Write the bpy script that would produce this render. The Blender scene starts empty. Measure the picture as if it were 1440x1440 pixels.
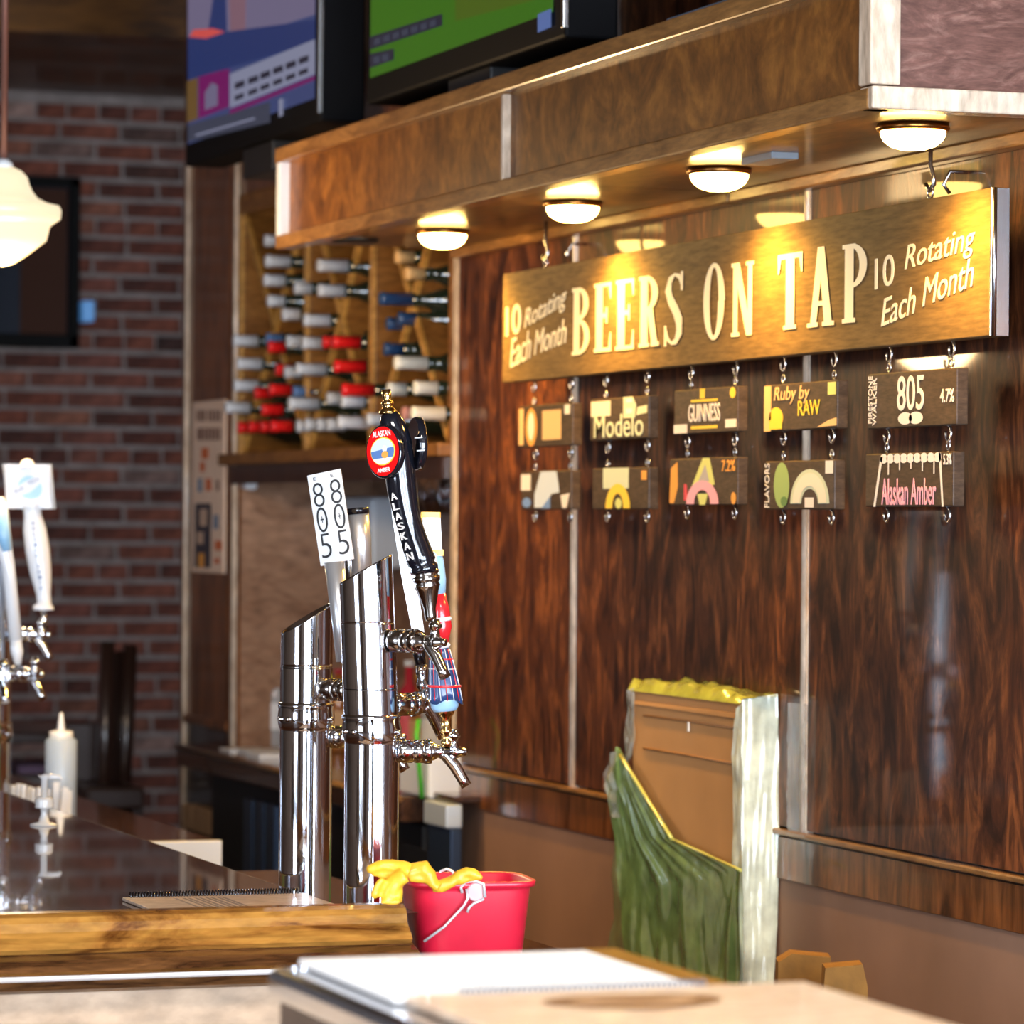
import bpy, bmesh, math, random
from mathutils import Vector as V, Matrix, noise
random.seed(7)
sc=bpy.context.scene
# ---------------- camera (fitted to the photograph) ----------------
f=5400.;psi=math.atan(1875/f);pit=13/f;rl=.008;H=1.6
R0=V((math.cos(psi),-math.sin(psi),0));F=V((math.sin(psi)*math.cos(pit),math.cos(psi)*math.cos(pit),math.sin(pit)))
U0=R0.cross(F);Rc=R0*math.cos(rl)+U0*math.sin(rl);Uc=U0*math.cos(rl)-R0*math.sin(rl)
FH=V((math.sin(psi),math.cos(psi),0));ZZ=V((0,0,1))
cd=bpy.data.cameras.new('camera');cam=bpy.data.objects.new('camera',cd);sc.collection.objects.link(cam)
m=Matrix((Rc,Uc,-F)).transposed().to_4x4();m.translation=V((0,0,H));cam.matrix_world=m
cd.sensor_width=24;cd.sensor_fit='HORIZONTAL';cd.lens=f/1440*24;cd.clip_start=.05
cd.dof.use_dof=True;cd.dof.focus_distance=5.3;cd.dof.aperture_fstop=4.6
sc.camera=cam
sc.view_settings.view_transform='Standard';sc.view_settings.look='None';sc.view_settings.gamma=1
sc.view_settings.use_curve_mapping=False;sc.view_settings.exposure=0.22
# ---------------- daylight and added fill lights ----------------
w=bpy.data.worlds.new('world');sc.world=w;w.use_nodes=True
w.node_tree.nodes['Background'].inputs[0].default_value=(.62,.76,1,1)
w.node_tree.nodes['Background'].inputs[1].default_value=4.5
def area(name,loc,rot,sx,sy,power,col):
    l=bpy.data.lights.new(name,'AREA');l.shape='RECTANGLE';l.size=sx;l.size_y=sy;l.energy=power;l.color=col
    o=bpy.data.objects.new(name,l);o.location=loc;o.rotation_euler=rot;sc.collection.objects.link(o);return o
DAY=(.80,.89,1)
for x in (-1.1,1.7,4.5):
    area('daylight_front',(x,-2.8,1.43),(math.radians(90),0,0),2.6,2.75,360,DAY)      # sky behind the front windows, shining +Y

area('shadow_fill_left',(-6.35,1.0,1.7),(0,math.radians(-90),0),2.0,2.6,150,DAY)  # added light in an unseen left opening, lifts the shadows
area('overhead_fill',(.7,2.5,3.30),(0,0,0),1.1,.55,75,(1,.93,.84))  # added overhead light out of view, brightens the page and bar

# ---------------- helpers ----------------
def ray(x,y): return F+Rc*((x-720)/f)-Uc*((y-720)/f)
def un(x,y,ax,v):
    "point of the real plane (axis ax = v) seen at photo pixel x,y"
    d=ray(x,y);t=(v-(H if ax==2 else 0))/d[ax];return V((0,0,H))+d*t
def P(x,y,dep): return V((0,0,H))+ray(x,y)*dep
C=sc.collection
def empty(name,loc,label=None,cat=None,group=None,kind=None):
    o=bpy.data.objects.new(name,None);C.objects.link(o);o.location=loc;o.empty_display_size=.05;return tag(o,label,cat,group,kind)
def tag(o,label=None,cat=None,group=None,kind=None):
    if label:o['label']=label
    if cat:o['category']=cat
    if group:o['group']=group
    if kind:o['kind']=kind
    return o
def wloc(o):
    p=V((0,0,0))
    while o: p+=o.location;o=o.parent
    return p
class B:
    def __init__(s): s.bm=bmesh.new()
    def box(s,a,b,bev=0,R=None,piv=None):
        a=V(a);b=V(b);c=(a+b)/2;d=b-a
        r=bmesh.ops.create_cube(s.bm,size=1);vs=r['verts']
        for v in vs: v.co=V((v.co.x*d.x,v.co.y*d.y,v.co.z*d.z))+c
        if bev>0:
            es=list({e for v in vs for e in v.link_edges})
            q=bmesh.ops.bevel(s.bm,geom=es,offset=bev,segments=2,affect='EDGES',profile=.5)
            vs=list({v for fc in q['faces'] for v in fc.verts})
            s_all=set(vs)
            # flood to connected verts
            st=list(vs)
            while st:
                v=st.pop()
                for e in v.link_edges:
                    o=e.other_vert(v)
                    if o not in s_all: s_all.add(o);st.append(o)
            vs=list(s_all)
        if R is not None:
            pv=V(piv) if piv is not None else c
            for v in vs: v.co=R@(v.co-pv)+pv
        return s
    def fbox(s,o,u,v,n,du,dv,dn,bev=0):
        "box in a frame: o corner, axes u v n, extents"
        r=bmesh.ops.create_cube(s.bm,size=1)
        vs=r['verts'];o=V(o)
        for q in vs: q.co=o+u*((q.co.x+.5)*du)+v*((q.co.y+.5)*dv)+n*((q.co.z+.5)*dn)
        if bev>0: bmesh.ops.bevel(s.bm,geom=list({e for q in vs for e in q.link_edges}),offset=bev,segments=2,affect='EDGES')
        return s
    def ring(s,c,a,b,n,off=0): return [s.bm.verts.new(c+a*math.cos(off+2*math.pi*i/n)+b*math.sin(off+2*math.pi*i/n)) for i in range(n)]
    def skinrings(s,rings,cap=True,smooth=True):
        for r1,r2 in zip(rings,rings[1:]):
            n=len(r1)
            for i in range(n):
                fc=s.bm.faces.new((r1[i],r1[(i+1)%n],r2[(i+1)%n],r2[i]));fc.smooth=smooth
        if cap:
            if len(rings[0])>2: s.bm.faces.new(rings[0][::-1])
            s.bm.faces.new(rings[-1])
        return s
    def lathe(s,p,d,prof,n=24,cap=True,sy=1,up=None):
        "profile [(t,r)] along axis d from p"
        p=V(p);d=V(d).normalized();a=(up.cross(d) if up is not None else d.orthogonal()).normalized();b=d.cross(a)
        return s.skinrings([s.ring(p+d*t,a*max(r,1e-5),b*max(r,1e-5)*sy,n) for t,r in prof],cap)
    def tube(s,pts,rad,n=10,cap=True,flat=1):
        pts=[V(p) for p in pts];rads=rad if isinstance(rad,(list,tuple)) else [rad]*len(pts)
        rings=[];a=None
        for i,p in enumerate(pts):
            d=(pts[min(i+1,len(pts)-1)]-pts[max(i-1,0)]).normalized()
            if a is None: a=d.orthogonal().normalized()
            a=(a-d*a.dot(d)).normalized();b=d.cross(a)
            rings.append(s.ring(p,a*rads[i],b*rads[i]*flat,n))
        return s.skinrings(rings,cap)
    def poly(s,pts,ext=None):
        vs=[s.bm.verts.new(V(p)) for p in pts];fc=s.bm.faces.new(vs)
        if ext is not None:
            e=V(ext);v2=[s.bm.verts.new(V(p)+e) for p in pts];s.bm.faces.new(v2[::-1]);n=len(vs)
            for i in range(n): s.bm.faces.new((vs[(i+1)%n],vs[i],v2[i],v2[(i+1)%n]))
        return s
    def grid(s,fn,nu,nv,smooth=True):
        g=[[s.bm.verts.new(fn(i/nu,j/nv)) for i in range(nu+1)] for j in range(nv+1)]
        for j in range(nv):
            for i in range(nu):
                fc=s.bm.faces.new((g[j][i],g[j][i+1],g[j+1][i+1],g[j+1][i]));fc.smooth=smooth
        return s
def obj(name,b,mat,parent=None,base=None,label=None,cat=None,group=None,kind=None,normals=True,smooth=False):
    bm=b.bm if isinstance(b,B) else b
    if normals: bmesh.ops.recalc_face_normals(bm,faces=bm.faces)
    org=wloc(parent) if parent else V((0,0,0))
    loc=V((0,0,0))
    if base is not None: loc=V(base)-org
    elif parent is None and bm.verts:
        xs=[v.co for v in bm.verts];loc=V((sum(v.x for v in xs)/len(xs),sum(v.y for v in xs)/len(xs),min(v.z for v in xs)))
    for v in bm.verts: v.co-=org+loc
    me=bpy.data.meshes.new(name);bm.to_mesh(me);bm.free()
    if smooth:
        for p in me.polygons:p.use_smooth=True
    if mat: me.materials.append(mat)
    o=bpy.data.objects.new(name,me);C.objects.link(o);o.location=loc
    if parent:o.parent=parent
    return tag(o,label,cat,group,kind)
def inst(src,name,loc,parent=None,**k):
    o=bpy.data.objects.new(name,src.data);C.objects.link(o)
    if parent:o.parent=parent;o.location=V(loc)-wloc(parent)
    else:o.location=loc
    return tag(o,**k)
def textbm(s,w,h,o,u,v,n,depth=.0006,shear=0,bold=0,rot=0,fit=True):
    "lettering as flat raised mesh: fills w x h box with lower-left corner o in frame u,v,n"
    cu=bpy.data.curves.new('t','FONT');cu.body=s;cu.size=1;cu.extrude=.5;cu.shear=shear;cu.offset=bold;cu.resolution_u=4
    t=bpy.data.objects.new('t',cu);C.objects.link(t);dg=bpy.context.evaluated_depsgraph_get()
    me=bpy.data.meshes.new_from_object(t.evaluated_get(dg));bpy.data.objects.remove(t)
    bm=bmesh.new();bm.from_mesh(me);bpy.data.meshes.remove(me)
    xs=[q.co.x for q in bm.verts];ys=[q.co.y for q in bm.verts];x0,x1,y0,y1=min(xs),max(xs),min(ys),max(ys)
    for q in bm.verts:
        a=(q.co.x-x0)/(x1-x0)*w;b=(q.co.y-y0)/(y1-y0)*h
        if rot: a,b=a*math.cos(rot)-b*math.sin(rot),a*math.sin(rot)+b*math.cos(rot)
        q.co=V(o)+u*a+v*b+n*(depth*(q.co.z+.5))
    return bm
def join(*bms):
    bm=bmesh.new()
    for q in bms:
        me=bpy.data.meshes.new('j');(q.bm if isinstance(q,B) else q).to_mesh(me);bm.from_mesh(me);bpy.data.meshes.remove(me)
    return bm

# ---------------- materials ----------------
def mat(name,col,rough=.5,metal=0,coat=0,coatr=.05,em=None,ems=0,alpha=1,trans=0,ior=1.5,vary=0,vs=8,spec=.5,bump=0):
    m=bpy.data.materials.new(name);m.use_nodes=True;nt=m.node_tree;p=nt.nodes['Principled BSDF']
    p.inputs['Base Color'].default_value=(*col,1);p.inputs['Roughness'].default_value=rough;p.inputs['Metallic'].default_value=metal
    p.inputs['Coat Weight'].default_value=coat;p.inputs['Coat Roughness'].default_value=coatr;p.inputs['Alpha'].default_value=alpha
    p.inputs['Transmission Weight'].default_value=trans;p.inputs['IOR'].default_value=ior;p.inputs['Specular IOR Level'].default_value=spec
    if em: p.inputs['Emission Color'].default_value=(*em,1);p.inputs['Emission Strength'].default_value=ems
    if vary or bump:
        tc=nt.nodes.new('ShaderNodeTexCoord');nz=nt.nodes.new('ShaderNodeTexNoise');nz.inputs['Scale'].default_value=vs;nz.inputs['Detail'].default_value=4
        nt.links.new(tc.outputs['Object'],nz.inputs['Vector'])
        if vary:
            mr=nt.nodes.new('ShaderNodeMapRange');mr.inputs[1].default_value=.3;mr.inputs[2].default_value=.7;mr.inputs[3].default_value=1-vary;mr.inputs[4].default_value=1+vary
            mx=nt.nodes.new('ShaderNodeVectorMath');mx.operation='SCALE';mx.inputs[0].default_value=col
            nt.links.new(nz.outputs[0],mr.inputs[0]);nt.links.new(mr.outputs[0],mx.inputs['Scale']);nt.links.new(mx.outputs[0],p.inputs['Base Color'])
        if bump:
            bp=nt.nodes.new('ShaderNodeBump');bp.inputs['Strength'].default_value=bump;bp.inputs['Distance'].default_value=.003
            nt.links.new(nz.outputs[0],bp.inputs['Height']);nt.links.new(bp.outputs[0],p.inputs['Normal'])
    return m
def wood(name,c1,c2,c3=None,st=(9,9,1.2),sc_=1.0,rough=.35,coat=.6,coatr=.06,bump=.12,knots=0,dist=1.5,lo=.32,hi=.68):
    m=bpy.data.materials.new(name);m.use_nodes=True;nt=m.node_tree;N=nt.nodes.new;L=nt.links.new;p=nt.nodes['Principled BSDF']
    tc=N('ShaderNodeTexCoord');mp=N('ShaderNodeMapping');mp.inputs['Scale'].default_value=[s*sc_ for s in st];L(tc.outputs['Object'],mp.inputs[0])
    a=N('ShaderNodeTexNoise');a.inputs['Scale'].default_value=1.6;a.inputs['Detail'].default_value=7;a.inputs['Roughness'].default_value=.62;a.inputs['Distortion'].default_value=dist;L(mp.outputs[0],a.inputs[0])
    cr=N('ShaderNodeValToRGB');L(a.outputs[0],cr.inputs[0]);e=cr.color_ramp.elements
    e[0].position=lo;e[0].color=(*c1,1);e[1].position=hi;e[1].color=(*c2,1)
    if c3: q=e.new((lo+hi)/2);q.color=(*c3,1)
    out=cr.outputs[0]
    f2=N('ShaderNodeTexNoise');f2.inputs['Scale'].default_value=9;f2.inputs['Detail'].default_value=5;L(mp.outputs[0],f2.inputs[0])
    mr=N('ShaderNodeMapRange');mr.inputs[1].default_value=.3;mr.inputs[2].default_value=.7;mr.inputs[3].default_value=.72;mr.inputs[4].default_value=1.2;L(f2.outputs[0],mr.inputs[0])
    vm=N('ShaderNodeVectorMath');vm.operation='SCALE';L(out,vm.inputs[0]);L(mr.outputs[0],vm.inputs['Scale']);out=vm.outputs[0]
    if knots:
        vo=N('ShaderNodeTexVoronoi');vo.inputs['Scale'].default_value=knots;L(tc.outputs['Object'],vo.inputs[0])
        kr=N('ShaderNodeMapRange');kr.inputs[1].default_value=.05;kr.inputs[2].default_value=.16;kr.inputs[3].default_value=.25;kr.inputs[4].default_value=1;L(vo.outputs[0],kr.inputs[0])
        v2=N('ShaderNodeVectorMath');v2.operation='SCALE';L(out,v2.inputs[0]);L(kr.outputs[0],v2.inputs['Scale']);out=v2.outputs[0]
    L(out,p.inputs['Base Color']);p.inputs['Roughness'].default_value=rough;p.inputs['Specular IOR Level'].default_value=.18
    p.inputs['Coat Weight'].default_value=coat;p.inputs['Coat Roughness'].default_value=coatr
    bp=N('ShaderNodeBump');bp.inputs['Strength'].default_value=bump;bp.inputs['Distance'].default_value=.002;L(a.outputs[0],bp.inputs['Height']);L(bp.outputs[0],p.inputs['Normal'])
    return m
WALL=wood('stained_panel',(.022,.006,.003),(.25,.082,.026),(.09,.027,.010),st=(5,5,1.6),sc_=2.2,rough=.5,coat=.34,coatr=.045,bump=.02,lo=.36,hi=.66)
STILE=wood('stile_wood',(.04,.012,.004),(.30,.105,.030),st=(5,5,.8),sc_=2,rough=.28,coat=.7,coatr=.08)
BEAD=wood('bead_wood',(.55,.40,.28),(.90,.76,.60),st=(3,3,1),sc_=3,rough=.22,coat=.9,coatr=.12)
SOFF=wood('soffit_wood',(.075,.025,.005),(.29,.115,.022),(.17,.062,.012),st=(3,2,2),sc_=2.2,rough=.5,coat=.15,coatr=.15,bump=.04)
SOFB=wood('soffit_bottom_wood',(.10,.045,.012),(.2,.09,.022),st=(3,1,3),sc_=2,rough=.4,coat=.3,coatr=.10,bump=.02)
TRIM=wood('soffit_trim_wood',(.17,.075,.022),(.38,.19,.06),st=(9,1.4,9),sc_=2,rough=.3,coat=.5,coatr=.12)
ENDW=wood('end_panel_wood',(.11,.05,.038),(.30,.16,.125),(.18,.085,.066),st=(2.2,2.2,7),sc_=2.2,rough=.4,coat=.4,coatr=.2,dist=3)
RACK=wood('rack_pine',(.17,.065,.014),(.32,.14,.032),st=(2,2,6),sc_=2,rough=.42,coat=.3,coatr=.2)
PLY=wood('niche_plywood',(.22,.11,.06),(.40,.23,.14),st=(2,2,5),sc_=1.5,rough=.5,coat=.15,knots=2.1)
BAR=wood('bar_top_wood',(.022,.008,.004),(.085,.028,.012),st=(9,2,9),sc_=2.2,rough=.16,coat=1,coatr=.025,bump=.02)
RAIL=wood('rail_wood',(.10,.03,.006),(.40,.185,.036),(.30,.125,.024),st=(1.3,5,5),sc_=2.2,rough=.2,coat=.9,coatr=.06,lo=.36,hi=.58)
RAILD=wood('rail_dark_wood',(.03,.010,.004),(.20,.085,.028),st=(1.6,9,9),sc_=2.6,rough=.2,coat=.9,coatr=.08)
PANL=wood('light_panel_wood',(.42,.28,.175),(.52,.37,.25),st=(1,5,2),sc_=2,rough=.45,coat=.2)
DARK=wood('dark_wood',(.012,.006,.004),(.05,.022,.013),st=(6,6,1.4),sc_=2,rough=.3,coat=.5)
WORK=wood('worktop_wood',(.03,.013,.007),(.10,.045,.025),st=(7,2,7),sc_=2,rough=.25,coat=.7)
KRAFT=mat('kraft_board',(.30,.165,.105),.75,vary=.12,vs=5,bump=.1)
CHROME=mat('polished_steel',(.74,.76,.80),.07,1)
CHROM2=mat('brushed_steel',(.62,.63,.66),.22,1)
NICK=mat('dark_nickel',(.52,.48,.45),.14,1)
BRASS=mat('brass',(.85,.58,.22),.15,1)
BLACK=mat('black_gloss',(.006,.007,.012),.09,coat=1)
BLKM=mat('black_matte',(.008,.008,.009),.5)
WHITE=mat('white_gloss',(.86,.88,.9),.18,coat=.6)
PAPER=mat('white_paper',(.82,.82,.83),.6)
CREAM=mat('cream_paint',(.92,.80,.56),.5)
def flat(n,c,r=.6): return mat(n,c,r)
INK=flat('black_ink',(.01,.01,.012),.4)
# ---------------- structure ----------------
def S(name,b,m,**k): return obj(name,b,m,kind='structure',**k)
YB=12.9
S('floor',B().box((-6,-2.6,-.05),(6,13,0)),mat('floor_tile',(.10,.07,.055),.35,vary=.3,vs=3))
S('ceiling',B().box((-6,-2.6,3.35),(6,13,3.45)),mat('ceiling_paint',(.10,.055,.028),.6))
# low ceiling bulkhead near the brick wall
tr=S('trim_1',B().box((-6,11.3,3.05),(6,12.88,3.34)),wood('bulkhead_wood',(.05,.022,.01),(.2,.085,.02),st=(1,5,5),rough=.45,coat=.2))
# back wall of bricks, with a window opening far left
wb=empty('wall_back',(0,YB,0),kind='structure')
mort=mat('mortar',(.25,.21,.195),.9,vary=.25,vs=14,bump=.4)
b=B();b.box((-1.7,YB,0),(6,YB+.15,3.35));b.box((-6,YB,0),(-2.9,YB+.15,3.35));b.box((-2.9,YB,0),(-1.7,YB+.15,1.15));b.box((-2.9,YB,1.95),(-1.7,YB+.15,3.35))
obj('mortar_bed',b,mort,wb)
bm_=bpy.data.materials.new('brick');bm_.use_nodes=True;nt=bm_.node_tree;p=nt.nodes['Principled BSDF'];p.inputs['Roughness'].default_value=.85
oi=nt.nodes.new('ShaderNodeObjectInfo');cr=nt.nodes.new('ShaderNodeValToRGB');nt.links.new(oi.outputs['Random'],cr.inputs[0])
e=cr.color_ramp.elements;e[0].color=(.075,.022,.014,1);e[1].position=1;e[1].color=(.38,.24,.20,1)
for ps,c in((.25,(.135,.036,.02)),(.5,(.19,.055,.03)),(.7,(.16,.05,.035)),(.86,(.23,.085,.05)),(.93,(.05,.02,.015))):
    q=e.new(ps);q.color=(*c,1)
nz=nt.nodes.new('ShaderNodeTexNoise');nz.inputs['Scale'].default_value=22;tc=nt.nodes.new('ShaderNodeTexCoord');nt.links.new(tc.outputs['Object'],nz.inputs[0])
mr=nt.nodes.new('ShaderNodeMapRange');mr.inputs[1].default_value=.3;mr.inputs[2].default_value=.7;mr.inputs[3].default_value=.45;mr.inputs[4].default_value=1.3;nt.links.new(nz.outputs[0],mr.inputs[0])
vm=nt.nodes.new('ShaderNodeVectorMath');vm.operation='SCALE';nt.links.new(cr.outputs[0],vm.inputs[0]);nt.links.new(mr.outputs[0],vm.inputs['Scale']);nt.links.new(vm.outputs[0],p.inputs['Base Color'])
def brickmesh(L,hh):
    b=B();b.box((-L/2,-.011,-hh/2),(L/2,.02,hh/2))
    for v in b.bm.verts: v.co+=V((2.3,YB,.1))+V((random.uniform(-.003,.003),random.uniform(-.003,.001) if v.co.y<0 else 0,random.uniform(-.003,.003)))
    return b
protos=[]
for L in(.198,.198,.095):
    o=obj('brick',brickmesh(L,.051),bm_,wb,base=(2.3,YB,.1));protos.append(o)
rowh=.0655;rows=int(3.05/rowh);nb=0;far=B();used=[]
for r in range(rows):
    z=.04+r*rowh;hdr=(r%6==3);off=(r%2)*.105;x=-1.0 if r else -1.0
    xx=-1.62+off+(r*37%11)*.003
    while xx<5.9:
        L=.105 if hdr else .208
        cx=xx+L/2+.0
        if 2.38<cx<3.42 and z>.55 and nb<290:
            src=protos[2 if hdr else (r+int(xx*7))%2];nb+=1
            lo=V((cx,YB+random.uniform(-.002,.003),z+random.uniform(-.002,.002)))
            if src in used: inst(src,'brick',lo,wb)
            else: used.append(src);src.location=lo-wb.location
        else: far.box((cx-L/2+.005,YB-.009,z-.0255),(cx+L/2-.005,YB+.01,z+.0255))
        xx+=L+.004
far.box((-2.9,YB-.004,1.2),(-1.7,YB+.02,1.25))
obj('brick_remainder',far,mat('brick_far',(.17,.055,.033),.85,vary=.4,vs=6),wb,kind='stuff')
# windows: frames and glass
FR=mat('window_frame_paint',(.05,.04,.035),.4);GL=bpy.data.materials.new('window_glass');GL.use_nodes=True;_n=GL.node_tree;_n.nodes.remove(_n.nodes['Principled BSDF'])
_a=_n.nodes.new('ShaderNodeBsdfTransparent');_b=_n.nodes.new('ShaderNodeBsdfGlossy');_b.inputs['Roughness'].default_value=.02;_m=_n.nodes.new('ShaderNodeMixShader');_m.inputs[0].default_value=.05
_n.links.new(_a.outputs[0],_m.inputs[1]);_n.links.new(_b.outputs[0],_m.inputs[2]);_n.links.new(_m.outputs[0],_n.nodes['Material Output'].inputs[0])
def window(n,x0,x1,y,z0,z1):
    r=empty('window_%d'%n,((x0+x1)/2,y,z0),kind='structure');b=B()
    for a in (x0,x1-.06,(x0+x1)/2-.03): b.box((a,y-.05,z0),(a+.06,y+.05,z1))
    for a in (z0,z1-.06,z0+(z1-z0)*.68): b.box((x0,y-.04,a),(x1,y+.04,a+.06))
    obj('window_frame',b,FR,r);obj('window_pane',B().box((x0+.05,y-.004,z0+.05),(x1-.05,y+.004,z1-.05)),GL,r)
window(1,-2.9,-1.7,YB+.07,1.15,1.95)
PL=mat('plaster',(.20,.13,.09),.8)
b=B();xs=[-6,-2.4,.2,.4,3.0,3.2,5.8,6]
for i in range(0,8,2): b.box((xs[i],-2.6,0),(xs[i+1],-2.5,3.35))
for i in(1,3,5): b.box((xs[i],-2.6,0),(xs[i+1],-2.5,.06));b.box((xs[i],-2.6,2.8),(xs[i+1],-2.5,3.35))
S('wall_front',b,PL)
for k,i in enumerate((1,3,5)): window(2+k,xs[i],xs[i+1],-2.55,.06,2.8)
b=B()
for a,c in((-2.6,-.3),(2.3,13)): b.box((-6.1,a,0),(-6,c,3.35))
for a,c in((-.3,2.3),): b.box((-6.1,a,0),(-6,c,.7));b.box((-6.1,a,2.7),(-6,c,3.35))
S('wall_left',b,PL)
S('wall_far_right',B().box((6,-2.6,0),(6.1,13,3.35)),PL)
S('overhead_fill_panel',B().box((.12,2.2,3.31),(1.28,2.8,3.35)),mat('fill_panel_white',(.8,.8,.78),.5))  # unseen panel added to go with the overhead fill light
# the right wall behind the bar: panels, stiles, beads, rails are parts
WX=2.5
wr=empty('wall_right',(WX,6,0),kind='structure')
YN0,YN1=7.53,9.28     # niche
obj('panel_backing',B().box((WX,3.2,0),(WX+.1,YN0,3.35)).box((WX,YN0,2.42),(WX+.1,YN1,3.35)).box((WX,YN1,0),(WX+.1,9.78,3.35)).box((WX+.5,3.2,0),(WX+.55,9.78,3.35)).box((WX+.1,3.2,0),(WX+.5,3.25,3.35)),DARK,wr)
ZR=1.092;Z2=1.016
ys=[3.22,4.62,5.714,6.806,YN0]
for i in range(4):
    obj('wall_panel',B().box((WX-.012,ys[i]+.004,ZR+.012),(WX+.001,ys[i+1]-.004,3.3)),WALL,wr)
for y in ys[1:4]:
    b=B();b.lathe((WX-.012,y,ZR),(0,0,1),[(0,.0075),(2.2,.0075)],10);b.box((WX-.014,y-.012,ZR),(WX,y+.012,3.3))
    obj('bead_strip',b,BEAD,wr)
obj('bottom_bead',B().box((WX-.022,3.22,ZR-.002),(WX,YN0,ZR+.008),.003),TRIM,wr)
for a,c in((3.22,5.311),(5.3125,YN0)):
    obj('bottom_rail',B().box((WX-.014,a,Z2+.002),(WX,c,ZR-.006)),STILE,wr)
obj('kraft_wainscot',B().box((WX-.008,3.22,.0),(WX,YN0,Z2)),KRAFT,wr)
# niche stiles
b=B().box((WX-.014,YN0-.022,.3),(WX,YN0+.02,3.3),.006);obj('niche_post',b,BEAD,wr)
obj('end_panel',B().box((WX-.014,YN1+.05,1.09),(WX,9.74,3.3)),STILE,wr)
obj('end_panel_lower',B().box((WX-.014,YN1+.05,.2),(WX,9.74,1.07)),DARK,wr)
obj('end_rail',B().box((WX-.022,YN1+.03,1.068),(WX,9.76,1.092),.004),STILE,wr)
obj('corner_bead',B().box((WX-.018,9.745,.3),(WX+.02,9.79,3.3),.006),STILE,wr)
obj('corner_bead_edge',B().lathe((WX-.018,9.742,.3),(0,0,1),[(0,.006),(2.7,.006)],8),BEAD,wr)
obj('inner_post',B().box((WX-.018,YN1-.03,.3),(WX,YN1+.03,3.3),.006),STILE,wr)
obj('inner_post_edge',B().lathe((WX-.018,YN1-.03,1.0),(0,0,1),[(0,.008),(2.2,.008)],8),BEAD,wr)
# niche interior
nx=WX+.34
obj('niche_back',B().box((nx,YN0,.9),(nx+.02,YN1,2.45)),PLY,wr)
obj('niche_side',B().box((WX,YN1-.02,.9),(nx,YN1,2.45)).box((WX,YN0,.9),(nx,YN0+.02,2.45)),PLY,wr)
obj('niche_header',B().box((WX-.012,YN0,2.40),(WX+.34,YN1,2.6)),STILE,wr)
# ---------------- soffit with puck lights ----------------
SX=2.11;ST=2.342;SB=2.15;SY0=4.615;SY1=7.49
so=empty('lit_soffit',(SX,SY0,SB),'long stained wood soffit box with trim, projecting from the wall over the beer sign','soffit')
fy=[SY0+.035,6.105,SY1-.02]
for a,c in zip(fy,fy[1:]): obj('fascia_panel',B().box((SX,a,SB+.02),(SX+.018,c,ST-.01)),SOFF,so)
obj('divider_bead',B().box((SX-.014,fy[1]-.006,SB+.024),(SX+.004,fy[1]+.006,ST-.024),.002),BEAD,so)
obj('divider_bead',B().box((SX-.022,SY1-.03,SB+.022),(SX+.004,SY1-.008,ST-.022),.002),WHITE,so,label='bright pale strip closing the far end of the fascia')
obj('bottom_trim',B().box((SX-.018,SY0,SB-.004),(SX+.02,SY1+.01,SB+.024),.003),TRIM,so)
obj('top_trim',B().box((SX-.02,SY0,ST-.022),(SX+.03,SY1+.01,ST+.008),.003),TRIM,so)
obj('end_panel',B().box((SX+.02,SY0+.01,SB+.02),(WX-.013,SY0+.028,ST-.004)),ENDW,so)
obj('end_bottom_trim',B().box((SX-.016,SY0-.012,SB-.004),(WX-.013,SY0+.03,SB+.026),.003),BEAD,so)
obj('corner_trim',B().box((SX-.018,SY0-.01,SB+.028),(SX+.026,SY0+.03,ST-.004),.003),BEAD,so)
obj('far_end_panel',B().box((SX+.002,SY1-.018,SB+.02),(WX-.013,SY1,ST-.01)),SOFF,so)
yb=[SY0+.03,5.99,SY1]
for a,c in zip(yb,yb[1:]): obj('bottom_board',B().box((SX+.02,a,SB+.008),(WX-.014,c-.004,SB+.02)),SOFB,so)
obj('wall_trim',B().box((WX-.04,SY0+.03,SB-.012),(WX-.012,5.985,SB+.01),.004).box((WX-.04,5.995,SB-.012),(WX-.012,SY1,SB+.01),.004),TRIM,so)
obj('top_board',B().box((SX+.01,SY0+.031,ST-.012),(WX-.013,SY1,ST)),DARK,so)
obj('cover_plate',B().box((2.255,5.32,SB-.002),(2.30,5.44,SB+.012),.002),mat('plate_grey',(.22,.27,.33),.5),so,label='small grey metal plate under the soffit')
obj('cover_plate',B().lathe((2.2,7.3,SB+.01),(0,0,-1),[(0,.05),(.01,.045)],20),BLKM,so,label='dark round vent under the far end')
LG=mat('lamp_glass_lit',(1,.8,.45),.3,em=(1,.62,.16),ems=34)
RIMM=mat('lamp_rim_bronze',(.35,.16,.04),.3,1)
nm=['leftmost, under the soffit in front of the wine rack','second from left, above the left end of the sign','third from left, above the middle of the sign','rightmost, above the right end of the sign']
def puck(base,lab):
    r=empty('puck_light',base,lab,'light','puck lights under the soffit')
    obj('lamp_rim',B().lathe(V(base)+V((0,0,.012)),(0,0,-1),[(0,.050),(.006,.052),(.010,.050),(.0105,.044)],32),RIMM,r,smooth=False)
    obj('lamp_glass',B().lathe(V(base)+V((0,0,.002)),(0,0,-1),[(0,.046),(.006,.0455),(.014,.041),(.021,.032),(.0255,.018),(.027,.001)],32,cap=False),LG,r)
    return r
PK=[(2.285,7.0),(2.29,6.285),(2.285,5.60),(2.28,4.875)]
r0=puck((PK[0][0],PK[0][1],SB-.004),'glowing puck light, '+nm[0])
for (x,y),n in list(zip(PK,nm))[1:]:
    e2=empty('puck_light',(x,y,SB-.004),'glowing puck light, '+n,'light','puck lights under the soffit')
    for ch in r0.children: inst(ch,ch.name.split('.')[0],(x,y,SB-.004),e2)
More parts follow.
